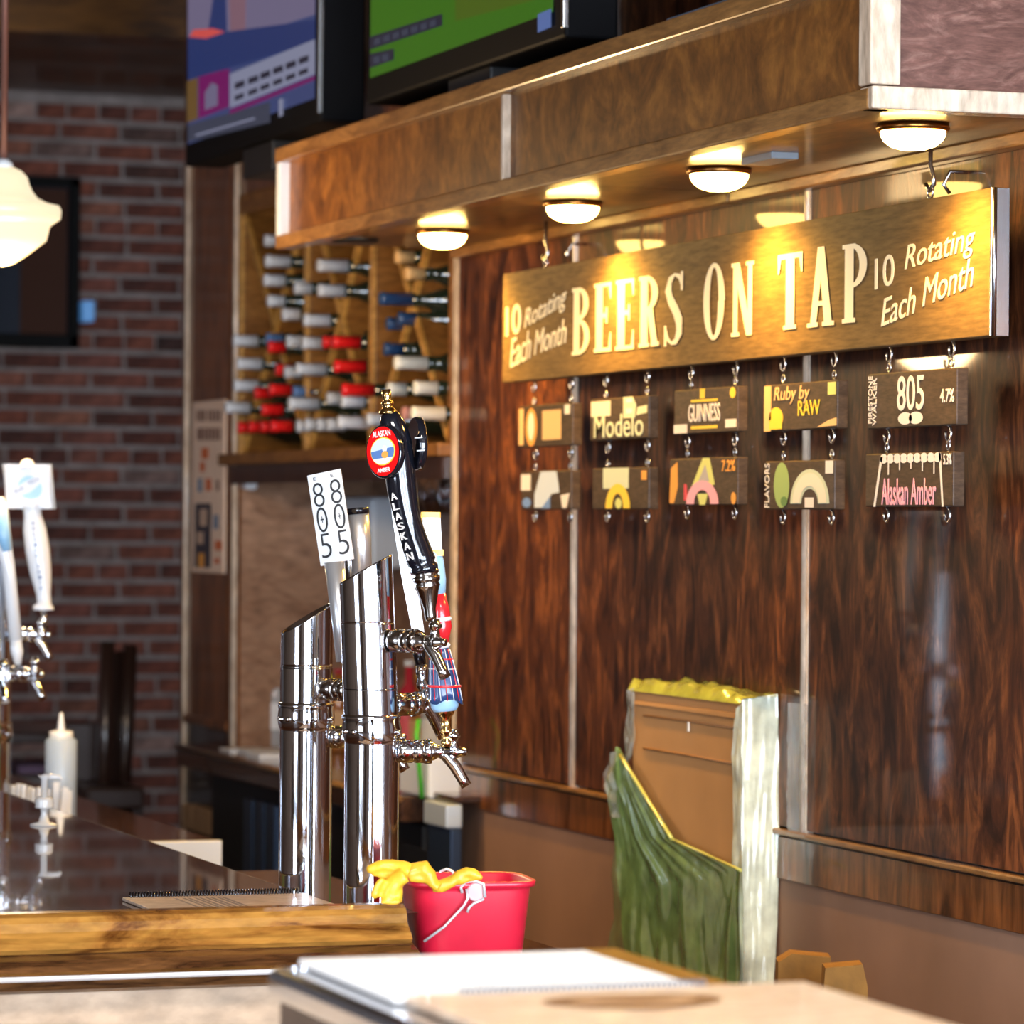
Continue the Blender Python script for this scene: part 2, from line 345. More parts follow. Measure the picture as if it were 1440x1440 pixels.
# downward beams of the puck lamps
for x,y in PK:
    l=bpy.data.lights.new('puck_beam','SPOT');l.energy=22;l.color=(1,.55,.09);l.spot_size=math.radians(160);l.spot_blend=.9;l.shadow_soft_size=.03
    o=bpy.data.objects.new('puck_beam',l);o.location=(x,y,SB-.045);C.objects.link(o)
# ---------------- hanging signs ----------------
SGB=wood('sign_board_wood',(.145,.088,.034),(.205,.125,.048),st=(3,1.2,9),sc_=2,rough=.7,coat=0,knots=4)
SMB=wood('small_board_wood',(.045,.028,.018),(.085,.055,.036),st=(3,2,9),sc_=3,rough=.55,coat=.1)
PA=flat('sign_cream_paint',(.95,.86,.62),.5)
u=V((0,-1,0));v=ZZ;n=V((-1,0,0))
SXF=2.38
a=un(707,385,0,SXF);bb=un(707,540,0,SXF);c=un(1393,265,0,SXF);d=un(1393,471,0,SXF)
yl=(a.y+bb.y)/2;yr=(c.y+d.y)/2;zt=(a.z+c.z)/2;zb=(bb.z+d.z)/2;SW=yl-yr;SH=zt-zb
sg=empty('beer_sign',(SXF,(yl+yr)/2,zb),'long brown hanging wooden sign lettered BEERS ON TAP','sign')
obj('sign_board',B().box((SXF,yr,zb),(SXF+.026,yl,zt),.002),SGB,sg)
obj('metal_end_cap',B().box((SXF-.001,yr-.003,zb),(SXF+.028,yr+.001,zt),.001).lathe((SXF+.004,yr-.003,zb),(0,0,1),[(0,.004),(SH,.004)],8),CHROM2,sg)
# slab-serif capitals built as polygons in a unit box (x 0..1 , y 0..1)
def arc(cx,cy,rx,ry,a0,a1,k=14): return [(cx+rx*math.cos(a0+(a1-a0)*i/k),cy+ry*math.sin(a0+(a1-a0)*i/k)) for i in range(k+1)]
pi=math.pi
def band(outer,inner): # quads between two equal-length outlines
    return [[outer[i],outer[i+1],inner[i+1],inner[i]] for i in range(len(outer)-1)]
def rect(x0,y0,x1,y1): return [[(x0,y0),(x1,y0),(x1,y1),(x0,y1)]]
def bowl(x0,yc,ry,x1,t,ti): # half ring bulging right
    return band(arc(x0,yc,x1-x0,ry,-pi/2,pi/2),arc(x0,yc,x1-x0-t,ry-ti,-pi/2,pi/2))
S_=.055
def srf(x,w,top=True,bot=True):
    q=[]
    if bot:q+=rect(x,0,x+w,S_)
    if top:q+=rect(x,1-S_,x+w,1)
    return q
G={
'B':rect(.08,0,.42,1)+srf(0,.48)+bowl(.36,.755,.245,.93,.3,S_)+bowl(.36,.265,.265,1,.3,S_),
'E':rect(.1,0,.50,1)+rect(0,0,1,S_)+rect(0,1-S_,1,1)+rect(.4,.49,.74,.56)+rect(.68,.41,.78,.64)+[[(.84,0),(1,0),(1,.27),(.93,.27)],[(.84,1),(.93,.76),(1,.76),(1,1)]],
'R':rect(.08,0,.42,1)+srf(0,.5)+bowl(.36,.75,.25,.93,.3,S_)+[[(.42,.5),(.68,.54),(.9,.06),(.62,.06)]]+rect(.6,0,1,.06)+[[(.62,0),(.9,0),(.9,.1),(.6,.1)]],
'S':None,
'O':band(arc(.5,.5,.5,.5,0,2*pi,36),arc(.5,.5,.2,.44,0,2*pi,36)),
'N':rect(.08,0,.28,1)+rect(.72,0,.92,1)+[[(.08,1),(.36,1),(.9,.0),(.66,0)]]+rect(0,0,.36,S_)+rect(0,1-S_,.3,1)+rect(.64,1-S_,1,1),
'T':rect(.33,0,.68,1)+rect(.24,0,.76,S_)+rect(0,.93,1,1)+[[(0,1),(0,.74),(.06,.74),(.17,1)],[(1,1),(.83,1),(.94,.74),(1,.74)]],
'A':[[(.38,1),(.62,1),(.32,0),(.1,0)],[(.40,1),(.62,1),(.92,0),(.64,0)]]+rect(.27,.26,.72,.32)+rect(0,0,.4,S_)+rect(.56,0,1,S_),
'P':rect(.1,0,.46,1)+srf(0,.54,top=True)+bowl(.38,.72,.28,1,.3,S_),
}
sp=[(.93,.80),(.80,.93),(.55,.97),(.3,.90),(.2,.76),(.32,.63),(.6,.48),(.8,.33),(.80,.17),(.62,.05),(.4,.03),(.2,.09),(.07,.24)]
sw=[.05,.10,.05,.14,.17,.19,.21,.2,.17,.12,.06,.08,.05]
def ribbon(pts,ws):
    L=[];R=[]
    for i,(x,y) in enumerate(pts):
        x0,y0=pts[max(i-1,0)];x1,y1=pts[min(i+1,len(pts)-1)];dx,dy=x1-x0,y1-y0;l=math.hypot(dx,dy)
        L.append((x-dy/l*ws[i],y+dx/l*ws[i]*.35));R.append((x+dy/l*ws[i],y-dx/l*ws[i]*.35))
    return band(L,R)
G['S']=ribbon(sp,sw)+rect(.88,.74,1,1)+rect(0,0,.12,.28)
def glyph(ch,px0,px1,pt,pb):
    "capital ch on the sign face between the photographed edges"
    A_=un(px0,pt[0],0,SXF);D_=un(px0,pb[0],0,SXF);y1=un(px1,pt[1],0,SXF).y
    b=B();z0=D_.z;h=A_.z-z0;ww=A_.y-y1
    for k_,q in enumerate(G[ch]):
        pts=[V((SXF-.0015-k_*3e-5,A_.y-x*ww,z0+y*h)) for x,y in q];b.poly(pts)
    obj('letter',b,PA,sg,normals=False)
for ch,x0,x1,t0,t1,b0,b1 in (('B',806,831,406,403,500,500),('E',837,861,400,398,496,495),('E',867,893,395,393,493,491),('R',900,929,390,388,489,487),('S',936,962,385,380,487,486),
    ('O',991,1021,372,372,480,480),('N',1030,1062,371,366,474,470),('T',1095,1130,359,356,465,463),('A',1137,1175,350,350,461,458),('P',1186,1221,345,343,455,453)):
    glyph(ch,x0,x1,(t0,t1),(b0,b1))
def script(s,x0,yb0,x1,yb1,hpx,bold=0,shear=.25):
    "small lettering along a rising baseline on the sign face"
    A_=un(x0,yb0,0,SXF);D_=un(x1,yb1,0,SXF);dv=D_-A_;L=dv.length;uu=dv.normalized();vv=V((0,-uu.z,uu.y)) if uu.y>0 else V((0,uu.z,-uu.y))
    T=un(x0,yb0-hpx,0,SXF);h=T.z-A_.z
    obj('lettering',textbm(s,L,h,A_+V((-.0005,0,0)),uu,ZZ,n,.001,shear,bold),PA,sg,normals=False)
script('10',712,474,733,468,42,.01,0)
script('Rotating',738,470,797,436,34);script('Each',718,518,747,504,40);script('Month',752,500,797,482,34)
script('10',1231,408,1258,400,44,.0,0)
script('Rotating',1273,390,1372,360,44);script('Each',1240,460,1288,440,38);script('Month',1298,432,1370,402,40)
HK=mat('hook_wire',(.75,.75,.78),.25,1)
def hook(p,s=.013,ang=0):
    "open cup hook hanging from point p (screwed upward)"
    pts=[V((0,0,.016)),V((0,0,0))]+[V((0,-math.sin(t)*s*.75,-s*.9+math.cos(t)*s*.9)) for t in [i*pi*1.6/10 for i in range(1,11)]]
    R_=Matrix.Rotation(ang,3,'Z')
    return B().tube([V(p)+R_@q for q in pts],.0022,6)
def eye(p,s=.008):
    return B().tube([V(p)+V((0,math.cos(t)*s,s+math.sin(t)*s)) for t in [i*2*pi/10-.5*pi for i in range(11)]],.0018,6).tube([V(p),V(p)+V((0,0,-.012))],.0018,6)
hx=SXF+.013
for px in (768,1308):
    y=un(px,300,0,hx).y
    pts=[V((hx,y,SB+.01)),V((hx,y,SB-.03)),V((hx,y-.01,SB-.045)),V((hx,y-.012,SB-.058)),V((hx,y+.002,SB-.066)),V((hx,y+.016,SB-.056))]
    obj('hanging_hook',B().tube(pts,.0035,8),HK,sg)
    obj('screw_eye',eye((hx,y,zt+.002),.009),HK,sg)
for px in (1344,812):
    y=un(px,300,0,WX-.03).y
    obj('wall_hook',B().tube([V((WX-.012,y,zt+.05)),V((WX-.04,y,zt+.05)),V((WX-.05,y,zt+.03)),V((WX-.04,y,zt+.018))],.003,6),HK,wr)
ROW=[[(730,805,(572,566,630,626)),(830,912,(562,556,620,616)),(948,1037,(549,543,612,606)),(1075,1177,(541,535,607,602)),(1220,1345,(525,518,604,597))],
     [(733,803,(664,660,718,715)),(833,912,(660,656,716,716)),(942,1037,(645,643,711,709)),(1076,1173,(650,645,718,715)),(1217,1340,(641,632,713,712))]]
def board(i,j,label):
    x0,x1,(t0,t1,b0,b1)=ROW[i][j]
    A_=un(x0,(t0+b0)/2,0,SXF).y;D_=un(x1,(t1+b1)/2,0,SXF).y
    zt_=(un(x0,t0,0,SXF).z+un(x1,t1,0,SXF).z)/2;zb_=(un(x0,b0,0,SXF).z+un(x1,b1,0,SXF).z)/2
    r=empty('tap_list_board',(SXF,(A_+D_)/2,zb_),label,'sign','small beer name boards')
    obj('board',B().box((SXF,D_,zb_),(SXF+.019,A_,zt_),.002),SMB,r)
    L=A_-D_;top=(zb if i==0 else None)
    for fr in(.16,.86):
        y=A_-L*fr
        obj('hook',hook((hx,y,(zb if i==0 else lastz[j])),.012),HK,r)
        obj('screw_eye',eye((hx,y,zt_+.003),.006),HK,r)
        if i==1: obj('lower_hook',hook((hx,y,zb_-.002),.011),HK,r)
    O=V((SXF-.0006,A_,zb_));h=zt_-zb_
    return r,O,L,h,zb_
CL={k:flat('chalk_'+k,c,.7) for k,c in dict(white=(.85,.78,.72),orange=(.85,.36,.06),peach=(.86,.52,.22),green=(.33,.47,.16),lgreen=(.62,.68,.50),yellow=(.9,.62,.05),pink=(.95,.42,.52),red=(.75,.06,.1),blue=(.16,.3,.62),lblue=(.62,.72,.84),lime=(.68,.70,.22),cream=(.88,.78,.62),dgreen=(.12,.25,.08),grey=(.45,.42,.42)).items()}
def dec(r,O,L,h,kind,col,*a,dz=0):
    o=O+n*dz
    if kind=='poly': b=B().poly([o+u*(x*L)+v*(y*h) for x,y in a[0]])
    elif kind=='oval': b=B().poly([o+u*((a[0]+a[2]*math.cos(t))*L)+v*((a[1]+a[3]*math.sin(t))*h) for t in [i*2*pi/24 for i in range(24)]])
    elif kind=='text':
        s,x,y,ww,hh=a[:5];rot=a[5] if len(a)>5 else 0
        if rot: b=textbm(s,hh*h,ww*L,o+u*((x+ww)*L)+v*(y*h),v,-u,n,.0006,0,0)
        else: b=textbm(s,ww*L,hh*h,o+u*(x*L)+v*(y*h),u,v,n,.0006,a[6] if len(a)>6 else 0,.006)
    elif kind=='band': b=B();[b.poly([o+u*(x*L)+v*(y*h) for x,y in q]) for q in a[0]]
    obj('lettering' if kind=='text' else 'drawing',b,CL[col],r,normals=False)
lastz=[0]*5
labs=[['small tap board with orange oval and orange square drawing, upper row far left','small tap board with pale green lettering under a cream block, upper row','small tap board with white capitals between two gold bars','small tap board with yellow lettering and a yellow glass, upper row','small tap board with big white number and vertical lettering, upper row far right'],
      ['small tap board with pale blue slanted drawing, lower row far left','small tap board with green square and yellow arch','small tap board with green cone and pink arch between orange marks','small tap board with green leaf oval and cream arch','small tap board with white beer glass outline and pink lettering']]
def rc(x0,y0,x1,y1): return [(x0,y0),(x1,y0),(x1,y1),(x0,y1)]
for i in(0,1):
    for j in range(5):
        t=board(i,j,labs[i][j]);lastz[j]=t[4];q=t[:4]
        D=lambda k,c,*a,dz=0:dec(*q,k,c,*a,dz=dz)
        if (i,j)==(0,0):
            D('poly','peach',rc(.0,.06,.09,.94));D('oval','orange',.24,.48,.11,.46);D('oval','cream',.24,.5,.06,.34,dz=.0004)
            D('poly','peach',rc(.45,.16,.80,.86));D('poly','white',rc(.86,.74,.96,.96))
        if (i,j)==(0,1):
            D('poly','cream',rc(.02,.58,.36,.94));D('text','lgreen','Modelo',.08,.06,.84,.55)
            D('poly','lgreen',[(.58,.5),(.78,.5),(.80,.8),(.74,1),(.58,1)]);D('poly','lblue',rc(.63,.86,.74,.96),dz=.0006);D('poly','lblue',rc(.63,.6,.74,.72),dz=.0006);D('poly','lgreen',[(.8,.55),(.98,.6),(.98,.78),(.82,.74)])
        if (i,j)==(0,2):
            D('text','white','GUINNESS',.24,.26,.50,.40);D('poly','yellow',rc(.28,.70,.70,.76));D('poly','yellow',rc(.28,.1,.70,.17));D('poly','yellow',rc(.42,.78,.5,1))
            D('poly','white',rc(.0,.02,.22,.22));D('poly','white',rc(.82,.1,.99,.28));D('oval','yellow',.93,.86,.045,.12)
        if (i,j)==(0,3):
            D('poly','peach',rc(.0,.0,.1,.98));D('oval','yellow',.17,.27,.1,.24);D('poly','yellow',rc(.08,.04,.26,.24),dz=.0005)
            D('text','peach','Ruby by',.14,.56,.5,.38,0,.2);D('text','yellow','RAW',.48,.3,.30,.32);D('poly','peach',[(.74,.04),(.9,.18),(1,.22),(1,.06)]);D('poly','lime',rc(.88,.7,.99,.96))
        if (i,j)==(0,4):
            D('text','white','FIRESTONE',.015,.1,.045,.86,1);D('text','white','WALKER',.065,.06,.045,.86,1)
            D('text','white','805',.35,.30,.30,.62);D('oval','white',.44,.16,.08,.11);D('oval','white',.56,.16,.08,.11);D('text','white','4.7%',.83,.40,.15,.24)
        if (i,j)==(1,0):
            D('poly','white',rc(.0,.5,.2,.92));D('poly','lblue',[(.28,.05),(.5,.05),(.62,.4),(.78,.44),(.72,.98),(.4,.98),(.28,.4)]);D('poly','blue',[(.42,.03),(.6,.03),(.6,.34)],dz=.0004);D('oval','blue',.12,.18,.09,.13);D('poly','white',[(.84,.04),(.92,.04),(.98,.42),(.8,.36)])
        if (i,j)==(1,1):
            D('poly','lgreen',rc(.2,.5,.66,1));D('band','yellow',band(arc(.47,.02,.22,.6,0,pi),arc(.47,.02,.1,.36,0,pi)),dz=.0004);D('oval','lime',.48,.14,.06,.13);D('poly','orange',rc(.88,.7,.97,.92))
        if (i,j)==(1,2):
            D('poly','orange',[(.0,.04),(.07,.04),(.13,.4),(.12,.94),(.02,.8)]);D('poly','lime',[(.34,.4),(.5,1),(.6,1),(.68,.44),(.6,.38)]);D('poly','grey',[(.44,.5),(.54,.86),(.6,.5)],dz=.0003)
            D('band','pink',band(arc(.5,.02,.24,.5,0,pi),arc(.5,.02,.12,.3,0,pi)),dz=.0006);D('poly','red',[(.22,.1),(.28,.1),(.26,.45),(.22,.45)]);D('poly','lime',[(.46,0),(.54,0),(.58,.24),(.42,.24)])
            D('text','orange','7.2%',.78,.7,.19,.24);D('oval','orange',.95,.14,.035,.13)
        if (i,j)==(1,3):
            D('text','white','FLAVORS',.0,.04,.07,.92,1);D('oval','green',.25,.5,.115,.47);D('oval','dgreen',.29,.17,.05,.1,dz=.0004)
            D('band','lgreen',band(arc(.66,.12,.28,.7,0,pi),arc(.66,.12,.12,.3,0,pi)));D('band','cream',band(arc(.66,.14,.24,.6,0,pi),arc(.66,.14,.14,.34,0,pi)),dz=.0005);D('poly','white',rc(.59,.04,.72,.24));D('poly','white',rc(.88,.72,.99,.98))
        if (i,j)==(1,4):
            D('band','white',[[(.1,0),(.125,0),(.21,.94),(.18,.94)],[(.885,0),(.905,0),(.87,.98),(.845,.98)]])
            for k in range(9): D('oval','white',.22+k*.077,.9,.045,.09)
            for k,dl in enumerate((.3,.22,.2,.25,.3)): D('poly','white',rc(.27+k*.13,.9-dl,.285+k*.13,.9),dz=.0003)
            D('text','pink','Alaskan Amber',.2,.03,.62,.5);D('text','white','5.3%',.9,.76,.09,.2)
# ---------------- wine rack ----------------
REDGE=wood('rack_lit_edge_pine',(.42,.20,.04),(.62,.33,.08),st=(2,2,6),sc_=2,rough=.4,coat=.3,coatr=.2)  # pine lightened: brightness of the lit front edges put into its colour
RZ0=1.762;RZ1=2.40;RX0=WX-.012;RX1=WX+.30
rk=empty('wine_rack',(WX,(YN0+YN1)/2,RZ0),'built-in pine wine rack of crossed boards in the wall niche','rack')
def rbox(nme,*a,bev=.003,**k): return obj(nme,B().box(*a,bev),RACK,rk,**k)
rbox('bottom_board',(RX0-.03,YN0+.02,RZ0-.028),(RX1,YN1+.05,RZ0))
obj('side_lit_edge',B().box((RX0-.008,YN1-.078,RZ0),(RX0+.001,YN1-.045,RZ1),.002),REDGE,rk);rbox('side_board',(RX0,YN1-.075,RZ0),(RX1,YN1-.045,RZ1));rbox('side_board',(RX0,YN0+.02,RZ0),(RX1,YN0+.05,RZ1))
rbox('face_frame',(RX0-.01,YN1-.07,RZ1-.045),(RX0+.01,YN0+.02,RZ1))
ubm=B().box((RX0-.02,YN0+.02,RZ0-.075),(RX0,YN1-.02,RZ0-.03));obj('lower_rail',ubm,DARK,rk)
yd=[YN1-.06,un(440,480,0,WX).y,un(533,480,0,WX).y,YN0+.035]
for y in yd[1:3]: obj('divider_lit_edge',B().box((RX0-.008,y-.015,RZ0),(RX0+.001,y+.015,RZ1),.002),REDGE,rk);rbox('divider',(RX0,y-.013,RZ0),(RX1,y+.013,RZ1))
for ya,yb_ in zip(yd,yd[1:]):
    ya-=.016;yb_+=.016
    for s_ in(0,1):
        z0,z1=(RZ0+.01,RZ1-.05) if s_ else (RZ1-.05,RZ0+.01)
        p0=V((RX0+.005,ya,z0));p1=V((RX0+.005,yb_,z1));dv=p1-p0;L=dv.length;dv.normalize();nn=V((1,0,0)).cross(dv)
        obj('cross_board',B().fbox(p0-nn*.007,dv,nn,V((1,0,0)),L,.014,.27),RACK,rk)
        obj('cross_board_lit_edge',B().fbox(p0-nn*.0085-V((.006,0,0)),dv,nn,V((1,0,0)),L,.017,.010,.001),REDGE,rk)
GLS=mat('dark_bottle_glass',(.012,.02,.012),.06,coat=1)
FO={'grey':mat('foil_grey',(.62,.65,.70),.4,.0),'red':mat('foil_red',(.80,.012,.012),.35,coat=.4),'navy':mat('foil_navy',(.02,.06,.16),.3,coat=.4),'cream':mat('foil_cream',(.80,.78,.68),.45),'gold':mat('cork_tan',(.75,.45,.18),.6),'rose':mat('foil_rose',(.65,.3,.25),.4)}
FO['blue']=mat('foil_blue',(.10,.2,.42),.3,coat=.4)
BL=[(328,363,479,'grey'),(333,366,511,'grey'),(329,361,542,'grey'),(317,350,573,'grey'),(334,349,601,'red'),(350,363,600,'red'),(367,379,600,'red'),(381,408,599,'red'),(368,395,576,'red'),(358,373,553,'red'),(379,406,548,'red'),(388,398,520,'red'),(377,395,488,'red'),(374,385,477,'blue'),(412,427,551,'blue'),
(372,392,338,'grey'),(373,406,367,'grey'),(371,402,394,'grey'),(376,396,423,'grey'),(414,434,405,'grey'),(447,483,408,'grey'),(446,488,373,'grey'),(397,419,442,'grey'),(427,462,450,'grey'),(403,423,480,'grey'),(425,453,482,'grey'),(400,414,523,'grey'),(416,454,519,'grey'),(406,443,567,'grey'),(417,428,599,'grey'),(429,443,597,'grey'),(446,458,597,'grey'),(460,473,597,'grey'),(475,515,594,'grey'),(516,528,590,'grey'),(460,476,560,'grey'),(480,507,564,'grey'),
(454,472,481,'red'),(468,504,481,'red'),(470,507,515,'red'),(481,519,548,'red'),
(534,572,420,'navy'),(544,558,455,'navy'),(560,571,448,'navy'),(540,558,491,'navy'),(555,595,510,'cream'),(545,567,547,'cream'),(582,609,545,'cream'),(579,619,581,'cream'),(566,577,581,'rose'),(570,582,384,'gold'),(556,564,361,'gold')]
SHP={}
def bottle_mesh(k):
    # along -X, origin at the lip of the neck ; capsule length k
    b1=B().lathe((0,0,0),(1,0,0),[(0,.006),(.0005,.0135),(.004,.0148),(.012,.0148),(.014,.0138),(k,.0155)],14)
    b2=B().lathe((k-.002,0,0),(1,0,0),[(0,.0145),(.03,.016),(.055,.026),(.08,.036),(.09,.0375),(.24,.0375),(.25,.034)],16)
    return b1,b2
bays=lambda y:('left bay' if y>yd[1] else 'middle bay' if y>yd[2] else 'right bay')
ordn=['highest','second highest','third highest','fourth highest','fifth highest','sixth highest','seventh highest','eighth highest','ninth highest','tenth highest','eleventh highest','twelfth highest','thirteenth highest','fourteenth highest','fifteenth highest','sixteenth highest','seventeenth highest','eighteenth highest','nineteenth highest','twentieth highest']
cn={'grey':'silver-grey','red':'red','navy':'dark navy','cream':'cream','gold':'tan','rose':'pinkish','blue':'bright blue'}
ent=[]
for x0,x1,y,c in BL:
    ln=(x1-x0)*9/5400/.945;tip=WX-.035-(ln*.8 if ln>.03 else .012)
    p=un(x0,y,0,tip);ent.append((p,max(.045,min(ln,.075)),c))
cnt={}
for p,k,c in sorted(ent,key=lambda e:(-round(e[0].z,2),-e[0].y)):
    bay=bays(p.y);key=(c,bay);cnt[key]=cnt.get(key,0)+1
    kk=round(k/.01)*.01
    r=empty('wine_bottle',p,f'wine bottle with {cn[c]} foil, {ordn[cnt[key]-1]} {cn[c]} one in rack {bay}','bottle','wine bottles lying in the rack')
    if (kk,'g') not in SHP:
        b1,b2=bottle_mesh(kk)
        SHP[(kk,'g')]=obj('bottle_body',join(b2),GLS,r,base=p).data if False else None
        for v_ in b1.bm.verts: v_.co+=p
        for v_ in b2.bm.verts: v_.co+=p
        g=obj('bottle_body',b2,GLS,r);SHP[(kk,'g')]=g.data
        fo=obj('neck_foil',b1,None,r);fo.data.materials.append(None);SHP[(kk,'f')]=fo.data
    else:
        for nm_,kx in(('bottle_body','g'),('neck_foil','f')):
            o=bpy.data.objects.new(nm_,SHP[(kk,kx)]);C.objects.link(o);o.parent=r
            if kx=='f': fo=o
    fo.material_slots[0].link='OBJECT';fo.material_slots[0].material=FO[c]
# ---------------- televisions on top of the soffit ----------------
def em(nm,c,s=1.0): return mat('screen_'+nm,(.01,.01,.01),.3,em=c,ems=s*.62)
TX=2.17
def tv(ya,yb_,label):
    r=empty('television',(TX+.05,(ya+yb_)/2,2.40),label,'television','televisions above the soffit')
    obj('casing',B().box((TX,yb_,2.405),(TX+.095,ya,3.05),.006),mat('tv_black',(.004,.004,.005),.6,spec=.1),r)
    obj('stand',B().box((TX+.02,(ya+yb_)/2-.12,ST+.0),(TX+.10,(ya+yb_)/2+.12,2.41),.004),BLKM,r)
    obj('bezel_edge',B().box((TX-.004,yb_-.002,2.42),(TX+.006,yb_+.012,3.04),.002),CHROM2,r)
    return r
def spoly(r,X,c,pts,nm='screen_graphic'):
    return obj(nm,B().poly([V((X,un(x,y,0,X).y,un(x,y,0,X).z)) for x,y in pts]),c,r,normals=False)
t1=tv(8.55,7.45,'television showing a purple and blue news screen, above the end of the wall')
obj('screen',B().box((TX-.002,7.49,2.455),(TX+.001,8.52,3.03)),em('blue',(.045,.07,.21),.9),t1)
X=TX-.0035
def quadline(x0,x1,t0,t1,b0,b1): return [(x0,b0),(x1,b1),(x1,t1),(x0,t0)]
g1=em('pale',(.32,.34,.50),.8);g2=em('magenta',(.22,.004,.15),.8);g3=em('deep',(.02,.05,.22),.7);g4=em('red',(.8,.10,.09),.9);g5=em('skin',(.30,.16,.22),.8);g6=em('slate',(.06,.075,.13),.7);g7=em('amber',(.22,.12,.03),.7);g8=em('ink',(.03,.035,.08),.5);g9=em('lav',(.22,.19,.33),.8)
spoly(t1,X,g9,quadline(264,443,-5,-5,80,20));spoly(t1,X-.0006,g5,[(325,75),(345,70),(346,-5),(322,-5)]);spoly(t1,X-.0006,g3,[(285,95),(320,82),(318,-5),(300,-5)])
spoly(t1,X-.001,g3,quadline(264,443,52,28,112,60));spoly(t1,X-.0012,g4,[(266,52),(290,54),(316,45),(300,40),(272,42)])
spoly(t1,X-.0014,g1,quadline(323,443,104,55,152,104));spoly(t1,X-.0014,g2,quadline(279,322,108,96,167,150));spoly(t1,X-.0018,g9,[(288,155),(306,148),(306,120),(298,116),(288,130)])
spoly(t1,X-.0014,g7,quadline(263,278,114,109,173,167));spoly(t1,X-.0016,g2,quadline(323,443,154,106,161,112));spoly(t1,X-.0014,g6,quadline(264,380,176,143,200,172))
for a,b0 in((330,118),(349,111),(366,104),(384,97),(402,90),(420,83)): spoly(t1,X-.0018,g8,quadline(a,a+14,b0-1,b0-6,b0+8,b0+3));spoly(t1,X-.0018,g8,quadline(a,a+13,b0+17,b0+12,b0+24,b0+19))
spoly(t1,X-.0018,g1,quadline(275,358,189,165,192,168));spoly(t1,X-.0016,g1,quadline(392,398,140,138,165,162))
t2=tv(7.13,6.0,'television showing a green sports field, above the lit soffit')
obj('screen',B().box((TX-.002,6.06,2.455),(TX+.001,7.10,3.03)),em('green',(.045,.19,.005),.9),t2)
spoly(t2,X,em('olive',(.09,.17,.006),.8),quadline(640,760,-5,-5,30,-2))
spoly(t2,X-.0006,g8,quadline(520,622,52,19,70,36));spoly(t2,X-.0006,g8,quadline(520,554,76,68,96,84))
for k in range(7): spoly(t2,X-.0012,g6,quadline(526+k*13,535+k*13,55-k*4.2,52-k*4.2,64-k*4.2,61-k*4.2))
for k in range(2): spoly(t2,X-.0012,g6,quadline(525+k*12,534+k*12,80-k*3,78-k*3,90-k*3,88-k*3))
spoly(t2,X-.001,em('badge',(.12,.2,.5),.9),quadline(756,775,20,12,46,38))
obj('cable_box',B().box((2.2,6.62,ST),(2.34,6.84,ST+.045),.004),mat('box_blue_grey',(.09,.14,.22),.4),label='small blue grey box lying on the soffit under the green television',cat='box')
obj('cable_box',B().box((2.2,5.25,ST),(2.34,5.62,ST+.05),.004),mat('box_blue_grey2',(.12,.16,.23),.4),label='long grey blue box on top of the soffit, right of the televisions',cat='box')
for px,lb in((553,'cream paper card on the soffit below the green television'),(845,'cream paper card on the soffit right of the green television')):
    y=un(px,100,0,2.14).y;obj('paper_card',B().box((2.118,y-.09,ST+.009),(2.16,y+.09,ST+.016),.001),CREAM,label=lb,cat='card')
# ---------------- pendant lamp ----------------
pl=P(5,236,7.41);lp=empty('pendant_lamp',P(5,380,7.41),'glowing cream schoolhouse glass pendant lamp on a thin rod','lamp')
cx,cy=pl.x,pl.y
obj('rod',B().lathe((cx,cy,pl.z),(0,0,1),[(0,.007),(3.35-pl.z,.007)],10),mat('rod_copper',(.35,.16,.12),.35,.6),lp)
obj('canopy',B().lathe((cx,cy,3.35),(0,0,-1),[(0,.06),(.02,.055),(.03,.01)],20),BRASS,lp)
obj('fitter',B().lathe((cx,cy,pl.z-.003),(0,0,1),[(0,.02),(.012,.018),(.02,.009)],20),WHITE,lp)
pr=[(.0,.022),(.006,.035),(.018,.046),(.032,.05),(.045,.056),(.058,.066),(.068,.086),(.073,.108),(.082,.112),(.098,.110),(.106,.098),(.112,.090),(.14,.083),(.158,.06),(.174,.038),(.185,.02),(.190,.002)]
obj('glass_shade',B().lathe((cx,cy,pl.z),(0,0,-1),pr,40,cap=False),mat('shade_glass_lit',(.22,.19,.12),.3,em=(1,.84,.56),ems=.85),lp)
l=bpy.data.lights.new('pendant_bulb','POINT');l.energy=30;l.color=(1,.66,.32);l.shadow_soft_size=.1
o=bpy.data.objects.new('pendant_bulb',l);o.location=(cx,cy,pl.z-.26);C.objects.link(o)
# ---------------- dark screen on the brick wall ----------------
a=un(112,250,1,12.82);c=un(112,490,1,12.82)
wt=empty('wall_television',(a.x-.5,12.85,c.z),'black framed dark screen hanging on the brick wall behind the pendant lamp','television')
b=B();x1=a.x;x0=x1-1.1
b.box((x0,12.80,c.z),(x1,12.87,c.z+.045),.004).box((x0,12.80,a.z-.035),(x1,12.87,a.z),.004).box((x0,12.80,c.z),(x0+.035,12.87,a.z),.004).box((x1-.035,12.80,c.z),(x1,12.87,a.z),.004)
obj('frame',b,mat('frame_black',(.004,.004,.004),.6,spec=.1),wt);obj('screen',B().box((x0+.03,12.83,c.z+.03),(x1-.03,12.86,a.z-.03)),mat('dark_screen',(.006,.010,.022),.35,spec=.12),wt)
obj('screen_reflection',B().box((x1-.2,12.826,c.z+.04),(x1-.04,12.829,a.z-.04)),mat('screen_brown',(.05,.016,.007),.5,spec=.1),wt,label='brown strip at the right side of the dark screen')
q=un(122,438,1,12.83);obj('blue_light_spot',B().box((q.x-.02,12.80,q.z-.035),(q.x+.02,12.88,q.z+.035),.004),mat('light_spot_blue',(.13,.32,.62),.4,em=(.1,.35,.8),ems=.25),label='small blue light spot on the brick wall beside the dark screen',cat='box')  # blue spot of light, built as a faintly glowing box
